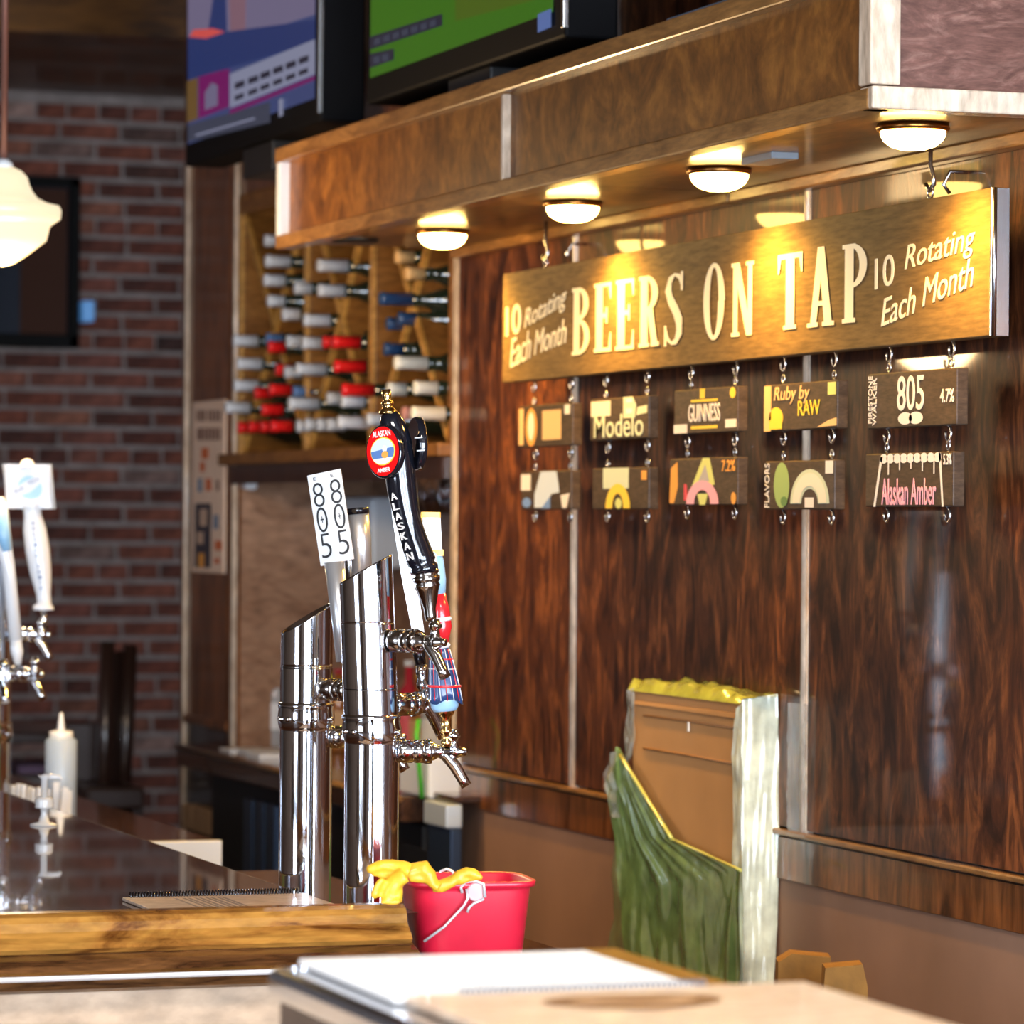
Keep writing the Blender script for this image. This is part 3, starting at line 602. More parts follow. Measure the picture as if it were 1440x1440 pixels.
# ---------------- bar counter ----------------
BZ=1.08;BX=1.482
br=empty('bar_counter',(1.1,7,0),'dark varnished wooden bar with a golden moulded front rail and pale front panel','bar')
obj('bar_top',B().box((.62,4.735,BZ-.04),(BX,10.2,BZ),.003),BAR,br)
obj('steel_edge',B().box((BX-.001,4.76,BZ-.03),(BX+.003,10.2,BZ-.001),.001),CHROM2,br)
def ext(prof,x0,x1):
    b=B();A1=[b.bm.verts.new((x0,y,z)) for y,z in prof];A2=[b.bm.verts.new((x1,y,z)) for y,z in prof];b.skinrings([A1,A2],smooth=False);return b
# top moulding: flat lip then rounded nose
nose=[(4.752,1.075),(4.752,1.102),(4.744,1.106),(4.728,1.105),(4.716,1.101),(4.711,1.094),(4.708,1.083),(4.701,1.077),(4.692,1.071),(4.686,1.064),(4.692,1.058),(4.72,1.055)]
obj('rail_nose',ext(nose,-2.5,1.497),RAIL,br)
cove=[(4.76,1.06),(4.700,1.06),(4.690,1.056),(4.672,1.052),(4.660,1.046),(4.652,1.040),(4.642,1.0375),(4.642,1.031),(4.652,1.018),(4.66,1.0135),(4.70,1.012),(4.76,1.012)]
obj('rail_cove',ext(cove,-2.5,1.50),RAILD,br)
obj('rail_highlight',ext([(4.640,1.0375),(4.632,1.0375),(4.630,1.034),(4.634,1.031),(4.640,1.031)],-2.5,1.50),mat('edge_highlight_pale',(.75,.72,.72),.3,coat=1),br,label='pale highlight painted along the rail edge')  # pale strip: the highlight on the fillet is put into the colour
obj('front_panel',B().box((-2.5,4.672,0),(1.48,4.74,1.0125)),PANL,br)
obj('bar_back_panel',B().box((BX-.04,4.74,0),(BX-.005,10.2,BZ-.04)),DARK,br)
obj('bar_left_panel',B().box((.62,4.74,0),(.66,10.2,BZ-.04)),DARK,br)
# lower worktops behind the bar
WZ=.98
wf=empty('far_worktop',(1.69,8.5,0),'dark work counter behind the bar with a white end, beyond the tap towers','counter')
obj('top',B().box((BX+.005,7.17,WZ-.03),(1.9,10.0,WZ),.003),WORK,wf);obj('body',B().box((BX+.01,7.19,0),(1.88,10.0,WZ-.03)),DARK,wf)
obj('white_end',B().box((BX+.005,7.155,0.2),(1.90,7.175,WZ+.002),.002),WHITE,wf,label='white end panel')
wn=empty('near_worktop',(1.69,5.3,0),'dark work counter carrying the tap towers and the red bucket','counter')
obj('top',B().box((BX+.005,4.2,WZ-.03),(1.9,6.55,WZ),.003),WORK,wn);obj('body',B().box((BX+.01,4.24,0),(1.88,6.5,WZ-.03)),DARK,wn)
# back counter along the wall under the kraft board
bc=empty('wall_counter',(2.3,5.5,0),'low brown counter along the wall under the panelling','counter')
obj('top',B().box((2.05,3.3,.745),(WX-.01,7.45,.775),.004),WORK,bc);obj('body',B().box((2.1,3.35,0),(WX-.01,7.4,.745)),DARK,bc)
# niche back bar with coolers
nc=empty('back_bar',(2.5,8.4,0),'dark wooden back bar counter in the niche above the bottle coolers','counter')
obj('top',B().box((2.39,YN0+.04,.975),(nx-.005,9.46,1.03),.006),WORK,nc);obj('edge',B().lathe((2.388,YN0+.04,1.024),(0,1,0),[(0,.007),(1.88,.007)],8),TRIM,nc)
co=empty('bottle_cooler',(2.5,8.4,0),'black bottle cooler with blue grey metal door edges under the back bar','cooler')
obj('cabinet',B().box((2.44,YN0+.05,0),(nx-.01,9.30,.97),.01),BLKM,co)
BG=mat('cooler_blue_grey',(.045,.075,.14),.3,.6);
for px0,px1 in((350,362),(366,378),(382,394)):
    y0=un(px0,1200,0,2.44).y;y1=un(px1,1200,0,2.44).y;obj('door_strip',B().box((2.425,y1,.3),(2.442,y0,.93),.003),BG,co)
y0=un(608,1200,0,2.43).y;y1=un(640,1200,0,2.43).y
q=un(620,1160,0,2.43)
obj('door_frame',B().box((2.42,y1,.3),(2.445,y0,q.z),.004),BG,co);obj('hinge_cover',B().box((2.41,y1,q.z),(2.445,y0,un(620,1130,0,2.41).z),.004),mat('hinge_silver',(.62,.72,.82),.3,.3),co,label='silver hinge cover')
obj('window',B().box((2.436,un(600,1200,0,2.43).y,.5),(2.441,un(480,1200,0,2.43).y,.92)),mat('cooler_glass',(.02,.022,.03),.08,coat=1),co)
# ---------------- tap towers ----------------
def tower(px,dep,r,zb_,ztop,slopex,slopey,bands,tilt,label,label_cols=None):
    c=P(px,1265,dep);c.z=0;root=empty('tap_tower',(c.x,c.y,zb_),label,'beer tower','steel beer towers')
    n_=56;bn=bands
    def ringz(z,rr,top=False):
        out=[]
        for i in range(n_):
            t=2*pi*i/n_;a=math.cos(t)*rr;b_=math.sin(t)*rr;zz=z
            if top: zz=z+a*slopex+b_*slopey
            sh=-max(0,zz-bands[0])*tilt
            out.append(V((c.x,c.y,zz))+R0*(a+sh)+FH*b_)
        return out
    def seg(prof,nm,top=None,mt=CHROME,**k):
        pp=[]
        for i_,(z,rr) in enumerate(prof):
            if i_ and z-prof[i_-1][0]>.02:
                z0_,r0_=prof[i_-1];g_=lambda t:(z0_+(z-z0_)*t,r0_+(rr-r0_)*t)
                pp+=[g_(.002/(z-z0_)),g_(1-.002/(z-z0_))]
            pp.append((z,rr))
        b=B();rings=[[b.bm.verts.new(q) for q in ringz(z,rr)] for z,rr in pp]
        if top:
            rings.append([b.bm.verts.new(q) for q in ringz(top-.003,r-.0005,True)]);rings.append([b.bm.verts.new(q) for q in ringz(top,r-.0005,True)]);rings.append([b.bm.verts.new(q) for q in ringz(top-.0005,r-.0035,True)])
            rings.append([b.bm.verts.new(q) for q in ringz(top-.09,r-.0035,True)])
        b.skinrings(rings,cap=False)
        if top: b.bm.faces.new(rings[-1])
        return obj(nm,b,mt,root,**k)
    obj('base_flange',B().lathe((c.x,c.y,zb_),ZZ,[(0,r+.022),(.006,r+.022),(.009,r+.018),(.012,r+.002)],40),CHROME,root)
    seg([(zb_+.008,r),(bn[0]-.004,r),(bn[0],r+.0015)],'lower_column')
    seg([(bn[0],r+.0018),(bn[0]+.006,r+.003),(bn[0]+.016,r+.0035),(bn[0]+.026,r+.002),(bn[0]+.030,r+.003),(bn[0]+.034,r+.003),(bn[0]+.036,r)],'clamp_band')
    seg([(bn[0]+.034,r),(bn[1]-.001,r),(bn[1],r-.0012)],'middle_column')
    seg([(bn[1],r),(bn[2],r),(bn[2]+.0006,r-.0012),(bn[2]+.0012,r-.0005),(bn[2]+.003,r-.0005)],'upper_column',top=ztop)
    for t in (-.5,.55,2.6,-2.2):
        q=V((c.x,c.y,bn[0]+.012))+R0*math.cos(t)*(r+.003)-FH*abs(math.sin(t))*(r+.003)
        obj('screw',B().lathe(q,(q-V((c.x,c.y,q.z))),[(0,.004),(.003,.0035),(.005,.0015)],10),CHROME,root)
    return root,c
def zpx(y,dep,px=520): return P(px,y,dep).z
DR=5.40;DL=5.61
TR,cR=tower(521.5,DR,.0385,WZ,zpx(800,DR),.56,-.02,[zpx(1040,DR),zpx(968,DR),zpx(876,DR)],.045,'taller right-hand steel beer tower with a slanted top, three faucets')
TL,cL=tower(428.5,DL,.0385,WZ,zpx(868,DL,428),.60,.10,[zpx(1022,DL,428),zpx(938,DL,428),zpx(936,DL,428)],.0,'shorter left-hand steel beer tower with an open slanted top')
TF,cF_=tower(-15,7.42,.0385,WZ,zpx(800,7.42,0),.5,0,[zpx(1040,7.42,0),zpx(960,7.42,0),zpx(900,7.42,0)],0,'far steel beer tower cut off by the left edge of the picture')
def faucet(root,c,z,ang,headoff=.088,sp=1,dark=False,lab=None):
    "beer faucet leaving the tower at height z; ang>0 turns it toward the viewer; returns the top of the stem"
    d=R0*math.cos(ang)-FH*math.sin(ang);r=.0385;p=V((c.x,c.y,z))+d*(r-.002)
    fm=NICK if dark else CHROME
    fa=obj('faucet',B().lathe(p,d,[(0,.0155),(.003,.0165),(.02,.0165),(.022,.0145),(.023,.0165),(.036,.0165),(.038,.012),(.044,.0145),(.052,.012),(.056,.009),(.075,.0085),(headoff-.008,.0095),(headoff+.006,.0095),(headoff+.012,.006),(headoff+.018,.0055),(headoff+.020,.003)],24),fm,root,label=lab)
    h=p+d*headoff
    obj('collar_nut',B().lathe(p+d*.036,d,[(0,.0175),(.003,.0185),(.009,.0185),(.012,.0175)],6),fm,fa)
    obj('spout',B().tube([h-d*.020+ZZ*.001,h-d*.010-ZZ*.006,h+d*.002-ZZ*.020,h+d*.014-ZZ*.040,h+d*.019-ZZ*.048],[.0085,.0085,.0085,.0078,.0082],16),fm,fa)
    obj('stem',B().lathe(h-ZZ*.002,ZZ,[(0,.0085),(.008,.0095),(.012,.007),(.02,.006),(.022,.0095),(.027,.0095),(.029,.0065),(.034,.0065)],18),fm,fa)
    return h
A40=math.radians(38)
h1=faucet(TR,cR,zpx(900,DR),A40,.076,dark=True,lab='dark nickel faucet, uppermost')
h2=faucet(TR,cR,zpx(992,DR),math.radians(-42),.075)
h3=faucet(TR,cR,zpx(1056,DR),0.0,.078)
g1_=faucet(TL,cL,zpx(968,DL,428),math.radians(40),.088,dark=True)
g2_=faucet(TL,cL,zpx(1036,DL,428),0,.09)
f1=faucet(TF,cF_,zpx(891,7.42,0),.15,.062);f2=faucet(TF,cF_,zpx(946,7.42,0),.4,.06);f3=faucet(TF,cF_,zpx(948,7.42,0),1.2,.06)
dep=lambda q:(q-V((0,0,H))).dot(F)
# ---- handles ----
def Ax(px,py,d): return P(px,py,d)
# Alaskan handle (black, two round badges)
d1=dep(h1);b0=Ax(604,872,d1);t0=Ax(541,548,d1)
hd=empty('tap_handle',b0,'tall glossy black tap handle with a red oval badge and brass tip','beer tap','beer taps')  # handle only, the faucet below belongs to the tower
axd=(Ax(600,838,d1)-Ax(606,872,d1))
obj('ferrule',B().lathe(Ax(606,873,d1),Ax(598,800,d1)-Ax(606,873,d1),[(0,.0075),(.006,.0085),(.016,.0085),(.03,.0125),(.042,.0155),(.047,.0175),(.049,.0185),(.053,.0165),(.056,.019),(.061,.0195),(.064,.0165),(.067,.0185),(.071,.0185)],28),NICK,hd,label='dark nickel ferrule')
cpts=[(597,806,20),(596,798,20.5),(594,795,18),(593,790,20.5),(590,783,20.7),(581.5,757,19),(576,738,18.5),(571,720,19),(566,693,21),(563,668,21.5),(561,645,21.5),(558,622,21.5),(554,605,19.5),(550,592,17),(548,583,13),(547,578,7)]
obj('grip',B().tube([Ax(x,y,d1) for x,y,r in cpts],[r*d1/5400 for x,y,r in cpts],32),BLACK,hd)
gt=Ax(546,582,d1)
obj('finial',B().lathe(gt,Ax(543,548,d1)-gt,[(0,.0125),(.003,.013),(.007,.009),(.011,.006),(.013,.0085),(.016,.0085),(.018,.0055),(.022,.006),(.024,.0065),(.034,.0065)],20),BRASS,hd,label='brass finial')
def badge(cpx,cpy,hw,hh,d,nrm,lean,face,name,root,off=.0):
    "oval badge whose face normal is nrm"
    c=P(cpx,cpy,d)-FH*off;nn=nrm.normalized();vv=(ZZ-nn*ZZ.dot(nn)).normalized();uu=vv.cross(nn)
    q=Matrix.Rotation(lean,3,nn);uu=q@uu;vv=q@vv
    b=B();k=40;rs=[]
    for o_,s_ in((-.008,.96),(-.004,1.0),(.002,1.0),(.004,.95)): rs.append(b.ring(c+nn*o_,uu*hw*s_,vv*hh*s_,k))
    b.skinrings(rs);o=obj(name,b,BLACK,root);return o,c+nn*.0042,uu,vv,nn
RED=mat('badge_red',(.80,.006,.006),.6,spec=.1)
nn1=(-FH*.80-R0*.58+ZZ*.04)
bo,bc_,bu,bv,bn=badge(541,635,.031,.0375,d1-.022,nn1,math.radians(7),None,'badge',hd)
def bov(cx_,cy_,rx,ry,m_,dz,nm='badge_print',a0=0,a1=2*pi):
    pts=[bc_+bu*(cx_+rx*math.cos(t))+bv*(cy_+ry*math.sin(t))+bn*dz for t in [a0+(a1-a0)*i/32 for i in range(32 if a1-a0>6 else 33)]]
    return obj(nm,B().poly(pts),m_,bo,normals=False)
bov(0,0,.0280,.0345,RED,.0002);bov(.0005,0,.0215,.0195,CL['yellow'],.0004);bov(0,0,.0200,.018,CL['lblue'],.0006)
bov(0,-.0,.0200,.018,mat('print_blue',(.10,.2,.45),.4),.0008,a0=-pi*1.02,a1=.0+pi*.08);bov(0,-.003,.0192,.0148,CL['white'],.001,a0=-pi*.86,a1=-pi*.14)
bov(.004,-.005,.006,.005,CL['orange'],.0012);bov(.004,.003,.004,.005,CL['white'],.0011)
obj('lettering',textbm('ALASKAN',.031,.0085,bc_-bu*.0155+bv*.0205+bn*.0006,bu,bv,bn,.0004,0,.02),CL['white'],bo,normals=False)
obj('lettering',textbm('AMBER',.022,.006,bc_-bu*.011-bv*.029+bn*.0006,bu,bv,bn,.0004,0,.02),CL['white'],bo,normals=False)
bo2,b2c,b2u,b2v,b2n=badge(589,624,.031,.0375,d1+.012,(R0*.93+FH*.30),math.radians(-9),None,'badge',hd)
for py in(616,634): q=P(583 if py<620 else 586,py,d1-.018);obj('badge_mark',B().tube([q,q+R0*.011+ZZ*.001],.0009,6),WHITE,bo2)
AL=Ax(0,0,1)
for k,ch in enumerate('ALASKAN'):
    x=553+k*(577-553)/6.;y=697+k*(781-697)/6.
    cc=sorted(cpts,key=lambda c:abs(c[1]-y))[0];t_=(y-693)/90.;cxx=566+24.5*t_-3*math.sin(pi*t_);r_=(20.9-2.2*math.sin(pi*t_))*d1/5400
    uu=(R0*.80-FH*.60).normalized();nn=(-R0*.60-FH*.80).normalized();ax=(P(566,693,d1)-P(590,783,d1)).normalized();uu=(uu-ax*uu.dot(ax)).normalized();nn=uu.cross(ax)
    c_=P(cxx,y-2,d1)+nn*(r_-.0008)-uu*.0052-ax*.005
    obj('lettering',textbm(ch,.0104,.0105,c_,uu,ax,nn,.0022,0,.01),CL['white'],hd,normals=False)
# 805 handle, folded white board
d8=dep(g1_);e8=empty('tap_handle',P(481,905,d8),'white folded tap handle with tall black digits','beer tap','beer taps')
AR=mat('grip_steel',(.88,.89,.92),.3,.75)
obj('shaft',B().tube([P(484,930,d8),P(480,880,d8),P(470,790,d8)],[.012,.013,.015],20),AR,e8,label='chrome shaft')
tlp=P(432,669,d8);tm=P(455,664,d8-.012);trp=P(479,659,d8);blp=P(451,796,d8);bm2=P(464,794,d8-.012);brp=P(497,787,d8)
_ax=P(451,796,d8)-P(432,669,d8);blp=tlp+_ax;bm2=tm+_ax;brp=trp+_ax
th=FH*.012
b=B();T_=[tlp,tm,trp,trp+th,tlp+th];U_=[blp,bm2,brp,brp+th,blp+th]
b.skinrings([[b.bm.verts.new(q) for q in T_],[b.bm.verts.new(q) for q in U_]],smooth=False);obj('plate',b,mat('plate_white',(.78,.78,.79),.35,coat=.3),e8)
def plate_text(A_,B_,C_,D_,s,y0,y1,x0,x1,thin=0):
    "A top-left B top-right C bottom-left D bottom-right; fractions"
    uu=(B_-A_).normalized();vv=(A_-C_).normalized();nn=uu.cross(vv);W_=(B_-A_).length;H_=(A_-C_).length
    o_=C_+(A_-C_)*y0+(B_-A_)*x0+nn*.0008
    obj('lettering',textbm(s,W_*(x1-x0),H_*(y1-y0),o_,uu,vv,nn,.0004,0,thin),INK,e8,normals=False)
for A_,B_,C_,D_ in((tlp,tm,blp,bm2),(tm,trp,bm2,brp)):
    plate_text(A_,B_,C_,D_,'8',.635,.90,.2,.84,-.015);plate_text(A_,B_,C_,D_,'0',.355,.63,.2,.84,-.015);plate_text(A_,B_,C_,D_,'5',.075,.34,.2,.82,-.015);plate_text(A_,B_,C_,D_,'+',.46,.53,.42,.62,0);plate_text(A_,B_,C_,D_,'E',.93,.965,.35,.5,0)
# silver handle lettered E
dE=5.60;eE=empty('tap_handle',P(513,860,dE),'short silver tap handle with a black cap, just behind the right-hand tower','beer tap','beer taps')
b=B();q0=P(500,722,dE);q1=P(511,850,dE);b.tube([q1,P(507,760,dE),P(503,722,dE)],[.014,.0155,.0165],16);obj('grip',b,AR,eE)
obj('cap',B().lathe(P(503,723,dE),P(501,700,dE)-P(503,723,dE),[(0,.0175),(.007,.0175),(.009,.0165),(.0095,.001)],20),BLACK,eE)
obj('grip_side',B().tube([P(496,850,dE+.01),P(491,735,dE+.01)],[.008,.010],12),CHROM2,eE)
obj('lettering',textbm('E',.010,.013,P(503,770,dE-.0175),R0,ZZ,-FH,.002),WHITE,eE,normals=False)
# flat chrome handle behind the black one
d2=dep(h2);e2_=empty('tap_handle',P(594,950,d2),'slim flat chrome tap handle with a black neck, behind the black one','beer tap','beer taps')
A_=P(552,676,d2);Bq=P(591,905,d2);ax=(A_-Bq).normalized();uu=R0;nn=ax.cross(uu).normalized();L_=(A_-Bq).length
b=B();b.skinrings([b.ring(Bq,uu*.0115,nn*.006,4,pi/4),b.ring(Bq+ax*.1,uu*.0145,nn*.007,4,pi/4),b.ring(A_-ax*.05,uu*.0125,nn*.007,4,pi/4),b.ring(A_,uu*.007,nn*.005,4,pi/4)],smooth=False);obj('grip',b,AR,e2_)
obj('neck',B().tube([P(587,905,d2),P(592,935,d2)],[.0095,.0085],16),BLACK,e2_,label='black neck')
obj('ferrule',B().lathe(P(592,935,d2),P(596,985,d2)-P(592,935,d2),[(0,.0085),(.012,.0085),(.02,.0065),(.026,.009),(.032,.009),(.036,.006),(.045,.010),(.052,.008)],16),CHROME,e2_)
# tartan skirt handle
d3=dep(h3);e3=empty('tap_handle',P(627,1045,d3),'tap handle shaped as a tartan kilt and red coat with a gold-capped top','beer tap','beer taps')
obj('ferrule',B().lathe(P(629,1050,d3),P(626,995,d3)-P(629,1050,d3),[(0,.0085),(.008,.009),(.01,.007),(.018,.007),(.019,.0095),(.024,.0095),(.026,.0075),(.042,.0085),(.046,.0125),(.055,.0145),(.057,.014)],20),BRASS,e3,label='brass and steel ferrule')
LBL=mat('kilt_light_blue',(.35,.60,.85),.3,coat=.5);KB=mat('kilt_blue',(.02,.06,.19),.3,coat=.6);KR=mat('coat_red',(.75,.02,.03),.25,coat=.7);KG=mat('gold_paint',(.80,.42,.05),.25,.4)
obj('hem',B().lathe(P(626,1000,d3),P(624,975,d3)-P(626,1000,d3),[(0,.016),(.006,.0195),(.02,.021),(.026,.019)],28),LBL,e3)
kp=B();kb=P(627,986,d3);kd=P(618,910,d3)-kb;KL=kd.length;kd.normalize();ka=R0;kc=kd.cross(ka)
rs=[]
for i in range(9):
    t=i/8;r_=.0235*(1-t)+.0135*t;r_*=1+.06*math.sin(t*pi);ring=[]
    for j in range(48):
        th_=2*pi*j/48;rr=r_*(1+.035*(1 if (j//3)%2 else -1));wz=(-.0045*math.cos(th_*3+.6))*(1-t)
        ring.append(kp.bm.verts.new(kb+kd*(KL*t+wz)+ka*rr*math.cos(th_)+kc*rr*math.sin(th_)))
    rs.append(ring)
kp.skinrings(rs);obj('kilt',kp,KB,e3)
def kring(t,m_,rw=.0012,rr0=.0):
    r_=(.0235*(1-t)+.0135*t)*(1+.06*math.sin(t*pi))*1.035+rr0
    obj('tartan_stripe',B().tube([kb+kd*(KL*t)+ka*r_*math.cos(a_)+kc*r_*math.sin(a_) for a_ in [2*pi*i/28 for i in range(29)]],rw,6),m_,e3)
kring(.28,KR,.0022);kring(.60,WHITE,.0007);kring(.78,KR,.001)
for j in range(6,26,3):
    a_=2*pi*(j+22)/48;pts=[]
    for t in(.02,.3,.6,.97):
        r_=(.0235*(1-t)+.0135*t)*(1+.06*math.sin(t*pi))*1.04;pts.append(kb+kd*(KL*t)+ka*r_*math.cos(a_)+kc*r_*math.sin(a_))
    obj('tartan_stripe',B().tube(pts,.0007,5),(KR if j%2 else WHITE),e3)
obj('belt',B().lathe(P(618,912,d3),P(617,904,d3)-P(618,912,d3),[(0,.0145),(.004,.0165),(.008,.0135)],24),WHITE,e3)
obj('coat',B().tube([P(617,906,d3),P(621,880,d3),P(620,860,d3),P(616,835,d3)],[.0135,.0145,.0125,.011],24),KR,e3)
obj('sash',B().lathe(P(621,874,d3),P(620,866,d3)-P(621,874,d3),[(0,.0135),(.003,.0155),(.006,.0135)],20),WHITE,e3)
obj('upper_body',B().tube([P(616,836,d3),P(614,815,d3),P(612,790,d3),P(610,775,d3)],[.011,.0135,.0125,.0105],24),LBL,e3)
obj('shirt_front',B().tube([P(611,830,d3-.009),P(610,805,d3-.009),P(609,780,d3-.008)],[.006,.008,.006],12),WHITE,e3)
b=B();q0=P(609,776,d3);q1=P(607,727,d3);ax=(q1-q0).normalized();nn=ax.cross(R0).normalized()
b.skinrings([b.ring(q0,R0*.0185,nn*.014,4,pi/4),b.ring(q1,R0*.0175,nn*.014,4,pi/4)],smooth=False);obj('top_block',b,WHITE,e3,label='white square top block')
obj('gold_cap',B().skinrings([ (bb_:=B()) and [] ]) if False else B().fbox(q1-R0*.0135-nn*.010,R0,ax,nn,.025,.006,.020,.001),KG,e3);obj('gold_cap',B().fbox(q0-R0*.014-nn*.0105-ax*.004,R0,ax,nn,.028,.006,.021,.001),KG,e3)
# white handle far left with the moon badge
dF=dep(f1);eF=empty('tap_handle',P(64,872,dF),'white tap handle with a square head and round pale blue badge','beer tap','beer taps')
s7=dF/5400
WH=mat('handle_white',(.88,.90,.93),.2,coat=.8)
hp=[(61,858,15),(61,853,15),(62,848,10),(61,835,10.5),(57,805,15.5),(53,775,17.5),(49,745,16.5),(46,725,12.5),(45,714,13),(44,708,17)]
obj('grip',B().tube([P(x,y,dF) for x,y,r in hp],[r*s7 for x,y,r in hp],28),WH,eF)
b=B();c_=P(41,684,dF);uu=(R0*math.cos(.17)+ZZ*.17*0).normalized();up=(P(38,650,dF)-P(44,715,dF)).normalized();nn=up.cross(uu)
b.fbox(c_-uu*(29*s7)-up*(27*s7)-nn*.012,uu,up,nn,58*s7,54*s7,.024,.006);obj('head',b,WH,eF)
obj('knob',B().lathe(c_+up*(25*s7),up,[(0,.018),(.006,.018),(.010,.012),(.014,.012),(.018,.006),(.019,.001)],20),WH,eF)
fn=-FH
nf=nn if nn.dot(-FH)>0 else -nn
def fo_(cx_,cy_,rx,ry,m_,dz,a0=0,a1=2*pi):
    obj('badge_print',B().poly([c_+nf*(.0122+dz)+uu*(cx_+rx*math.cos(t))*s7+up*(cy_+ry*math.sin(t))*s7 for t in [a0+(a1-a0)*i/30 for i in range(31 if a1-a0<6 else 30)]]),m_,eF,normals=False)
MB=mat('moon_blue',(.42,.68,.90),.4)
fo_(2,-2,17,16.5,MB,.0003);
obj('badge_print',B().poly([c_+nf*.0128+(uu*x+up*y)*s7 for x,y in((-20,-12),(-14,-14),(2,-8),(16,3),(19,14),(14,15),(0,9),(-12,2),(-18,-4))]),WH,eF,normals=False)
obj('lettering',textbm('BLUE',14*s7,5*s7,c_+nf*.0132+(uu*-19+up*-10)*s7,(uu*.9+up*.42).normalized(),(up*.9-uu*.42).normalized(),nf,.0003),mat('moon_ink',(.12,.18,.35),.5),eF,normals=False)
obj('lettering',textbm('MOON',16*s7,5.5*s7,c_+nf*.0132+(uu*2+up*2)*s7,(uu*.9+up*.42).normalized(),(up*.9-uu*.42).normalized(),nf,.0003),bpy.data.materials['moon_ink'],eF,normals=False)
for k,ch in enumerate('BELGIAN WHITE'):
    if ch!=' ': obj('lettering',textbm(ch,4*s7,4.5*s7,P(45+k*.95,738+k*7.6,dF-.0235+(.004 if k in(0,11,12) else 0)+(.0035 if k>9 else 0)),R0,ZZ,-FH,.0025),bpy.data.materials['moon_ink'],eF,normals=False)
obj('ferrule',B().tube([P(61,857,dF),P(63,885,dF)],[.006,.007],12),CHROME,eF)
dG=dep(f2);eG=empty('tap_handle',P(24,925,dG),'pale blue and white tap handle at the very left edge of the picture','beer tap','beer taps')
b=B();obj('grip',B().tube([P(22,900,dG),P(12,800,dG),P(6,775,dG),P(-2,715,dG),P(-4,700,dG)],[.013,.0125,.016,.018,.012],20),WH,eG)
obj('blue_panel',B().tube([P(9,775,dG-.008),P(5,755,dG-.01),P(0,716,dG-.01)],[.010,.013,.0125],16),mat('handle_blue',(.30,.58,.86),.3,coat=.5),eG,label='light blue upper panel')
obj('foot',B().tube([P(22,898,dG),P(24,917,dG),P(25,935,dG)],[.011,.012,.006],16),WH,eG)
# ---------------- spiral menu on the bar ----------------
MT=wood('menu_print_wood',(.62,.42,.29),(.80,.66,.52),(.72,.54,.40),st=(2,7,7),sc_=3,rough=.3,coat=.3)
mn=empty('spiral_menu',(1.28,5.0,BZ),'spiral bound menu lying on the dark bar top in front of the towers','menu')
pts=[un(172,1263,2,BZ+.004),un(500,1258,2,BZ+.004)];x0=pts[0].x;y1=pts[0].y;x1=1.47;y0=4.765
obj('cover',B().box((x0,y0,BZ+.0005),(x1,y1,BZ+.005),.001),MT,mn)
for k,xx in enumerate((.28,.33,.36,.40,.43,.47,.50,.54,.57)): 
    xa=x0+(x1-x0)*xx*.9;obj('printed_line',B().box((xa,y0+.03,BZ+.005),(xa+.004,y1-.03,BZ+.0053)),mat('menu_ink',(.2,.15,.14),.5) if k==0 else bpy.data.materials['menu_ink'],mn)
obj('printed_oval',B().poly([V((x0+.30+.1*math.cos(t),y0+.09+.06*math.sin(t),BZ+.0056)) for t in [2*pi*i/24 for i in range(24)]]),mat('print_brown',(.16,.07,.04),.4),mn)
b=B()
for k in range(58):
    xx=x0+.01+k*(x1-x0-.02)/57;b.tube([V((xx,y1-.004+.005*math.cos(t),BZ+.0065+.006*math.sin(t))) for t in [2*pi*i/8 for i in range(9)]],.0009,5)
obj('spiral_binding',b,BLACK,mn,kind='stuff')
# ---------------- red bucket and yellow glove ----------------
BR=mat('bucket_red',(.74,.012,.045),.35,coat=1,coatr=.38,vary=.12,vs=14)
bkc=(P(655,1240,5.10));bx,by=bkc.x+.0,bkc.y
bk=empty('red_bucket',(bx,by,WZ),'small red plastic bucket with a wire handle, a yellow glove over its rim','bucket')
ztp=zpx(1234,5.10,655)
def sq(t,a_,b_,e_=4.5):
    c_,s_=math.cos(t),math.sin(t);return V((abs(c_)**(2/e_)*a_*(1 if c_>0 else -1),abs(s_)**(2/e_)*b_*(1 if s_>0 else -1)))
yaw=math.radians(12);bu_=(R0*math.cos(yaw)+FH*math.sin(yaw));bw_=(FH*math.cos(yaw)-R0*math.sin(yaw))
def bring(b,z,a_,b_): return [b.bm.verts.new(V((bx,by,z))+bu_*q.x+bw_*q.y) for q in [sq(2*pi*i/64,a_,b_) for i in range(64)]]
b=B();zz=[(WZ+.001,.062,.055),(WZ+.004,.066,.059),(ztp-.012,.080,.072),(ztp-.008,.081,.073),(ztp-.007,.086,.078),(ztp,.087,.079),(ztp+.001,.084,.076),(ztp-.002,.079,.071),(WZ+.01,.063,.056)]
b.skinrings([bring(b,*q) for q in zz]);obj('pail',b,BR,bk)
WI=mat('wire_white',(.85,.84,.84),.25,.4)
dk=5.02
obj('handle_wire',B().tube([P(x,y,dk) for x,y in((650,1256),(648,1248),(655,1240),(668,1239),(680,1243),(682,1262))],.0022,8).tube([P(x,y,dk) for x,y in((656,1250),(658,1263),(652,1274),(625,1303),(596,1324))],.0019,8).tube([P(x,y,dk) for x,y in((681,1264),(667,1270),(660,1276),(657,1283))],.0019,8),WI,bk)
obj('handle_boss',B().lathe(P(669,1254,dk+.006),-bw_,[(0,.013),(.004,.0125),(.006,.011)],24),mat('boss_pink',(.80,.45,.47),.4),bk,label='round pale handle boss')
obj('far_wire',B().tube([P(x,y,5.17) for x,y in((618,1232),(620,1225),(628,1222),(636,1225),(638,1232))],.0022,8),WI,bk)
GY=mat('glove_yellow',(.86,.48,.03),.42,coat=.2,vary=.08,vs=40)
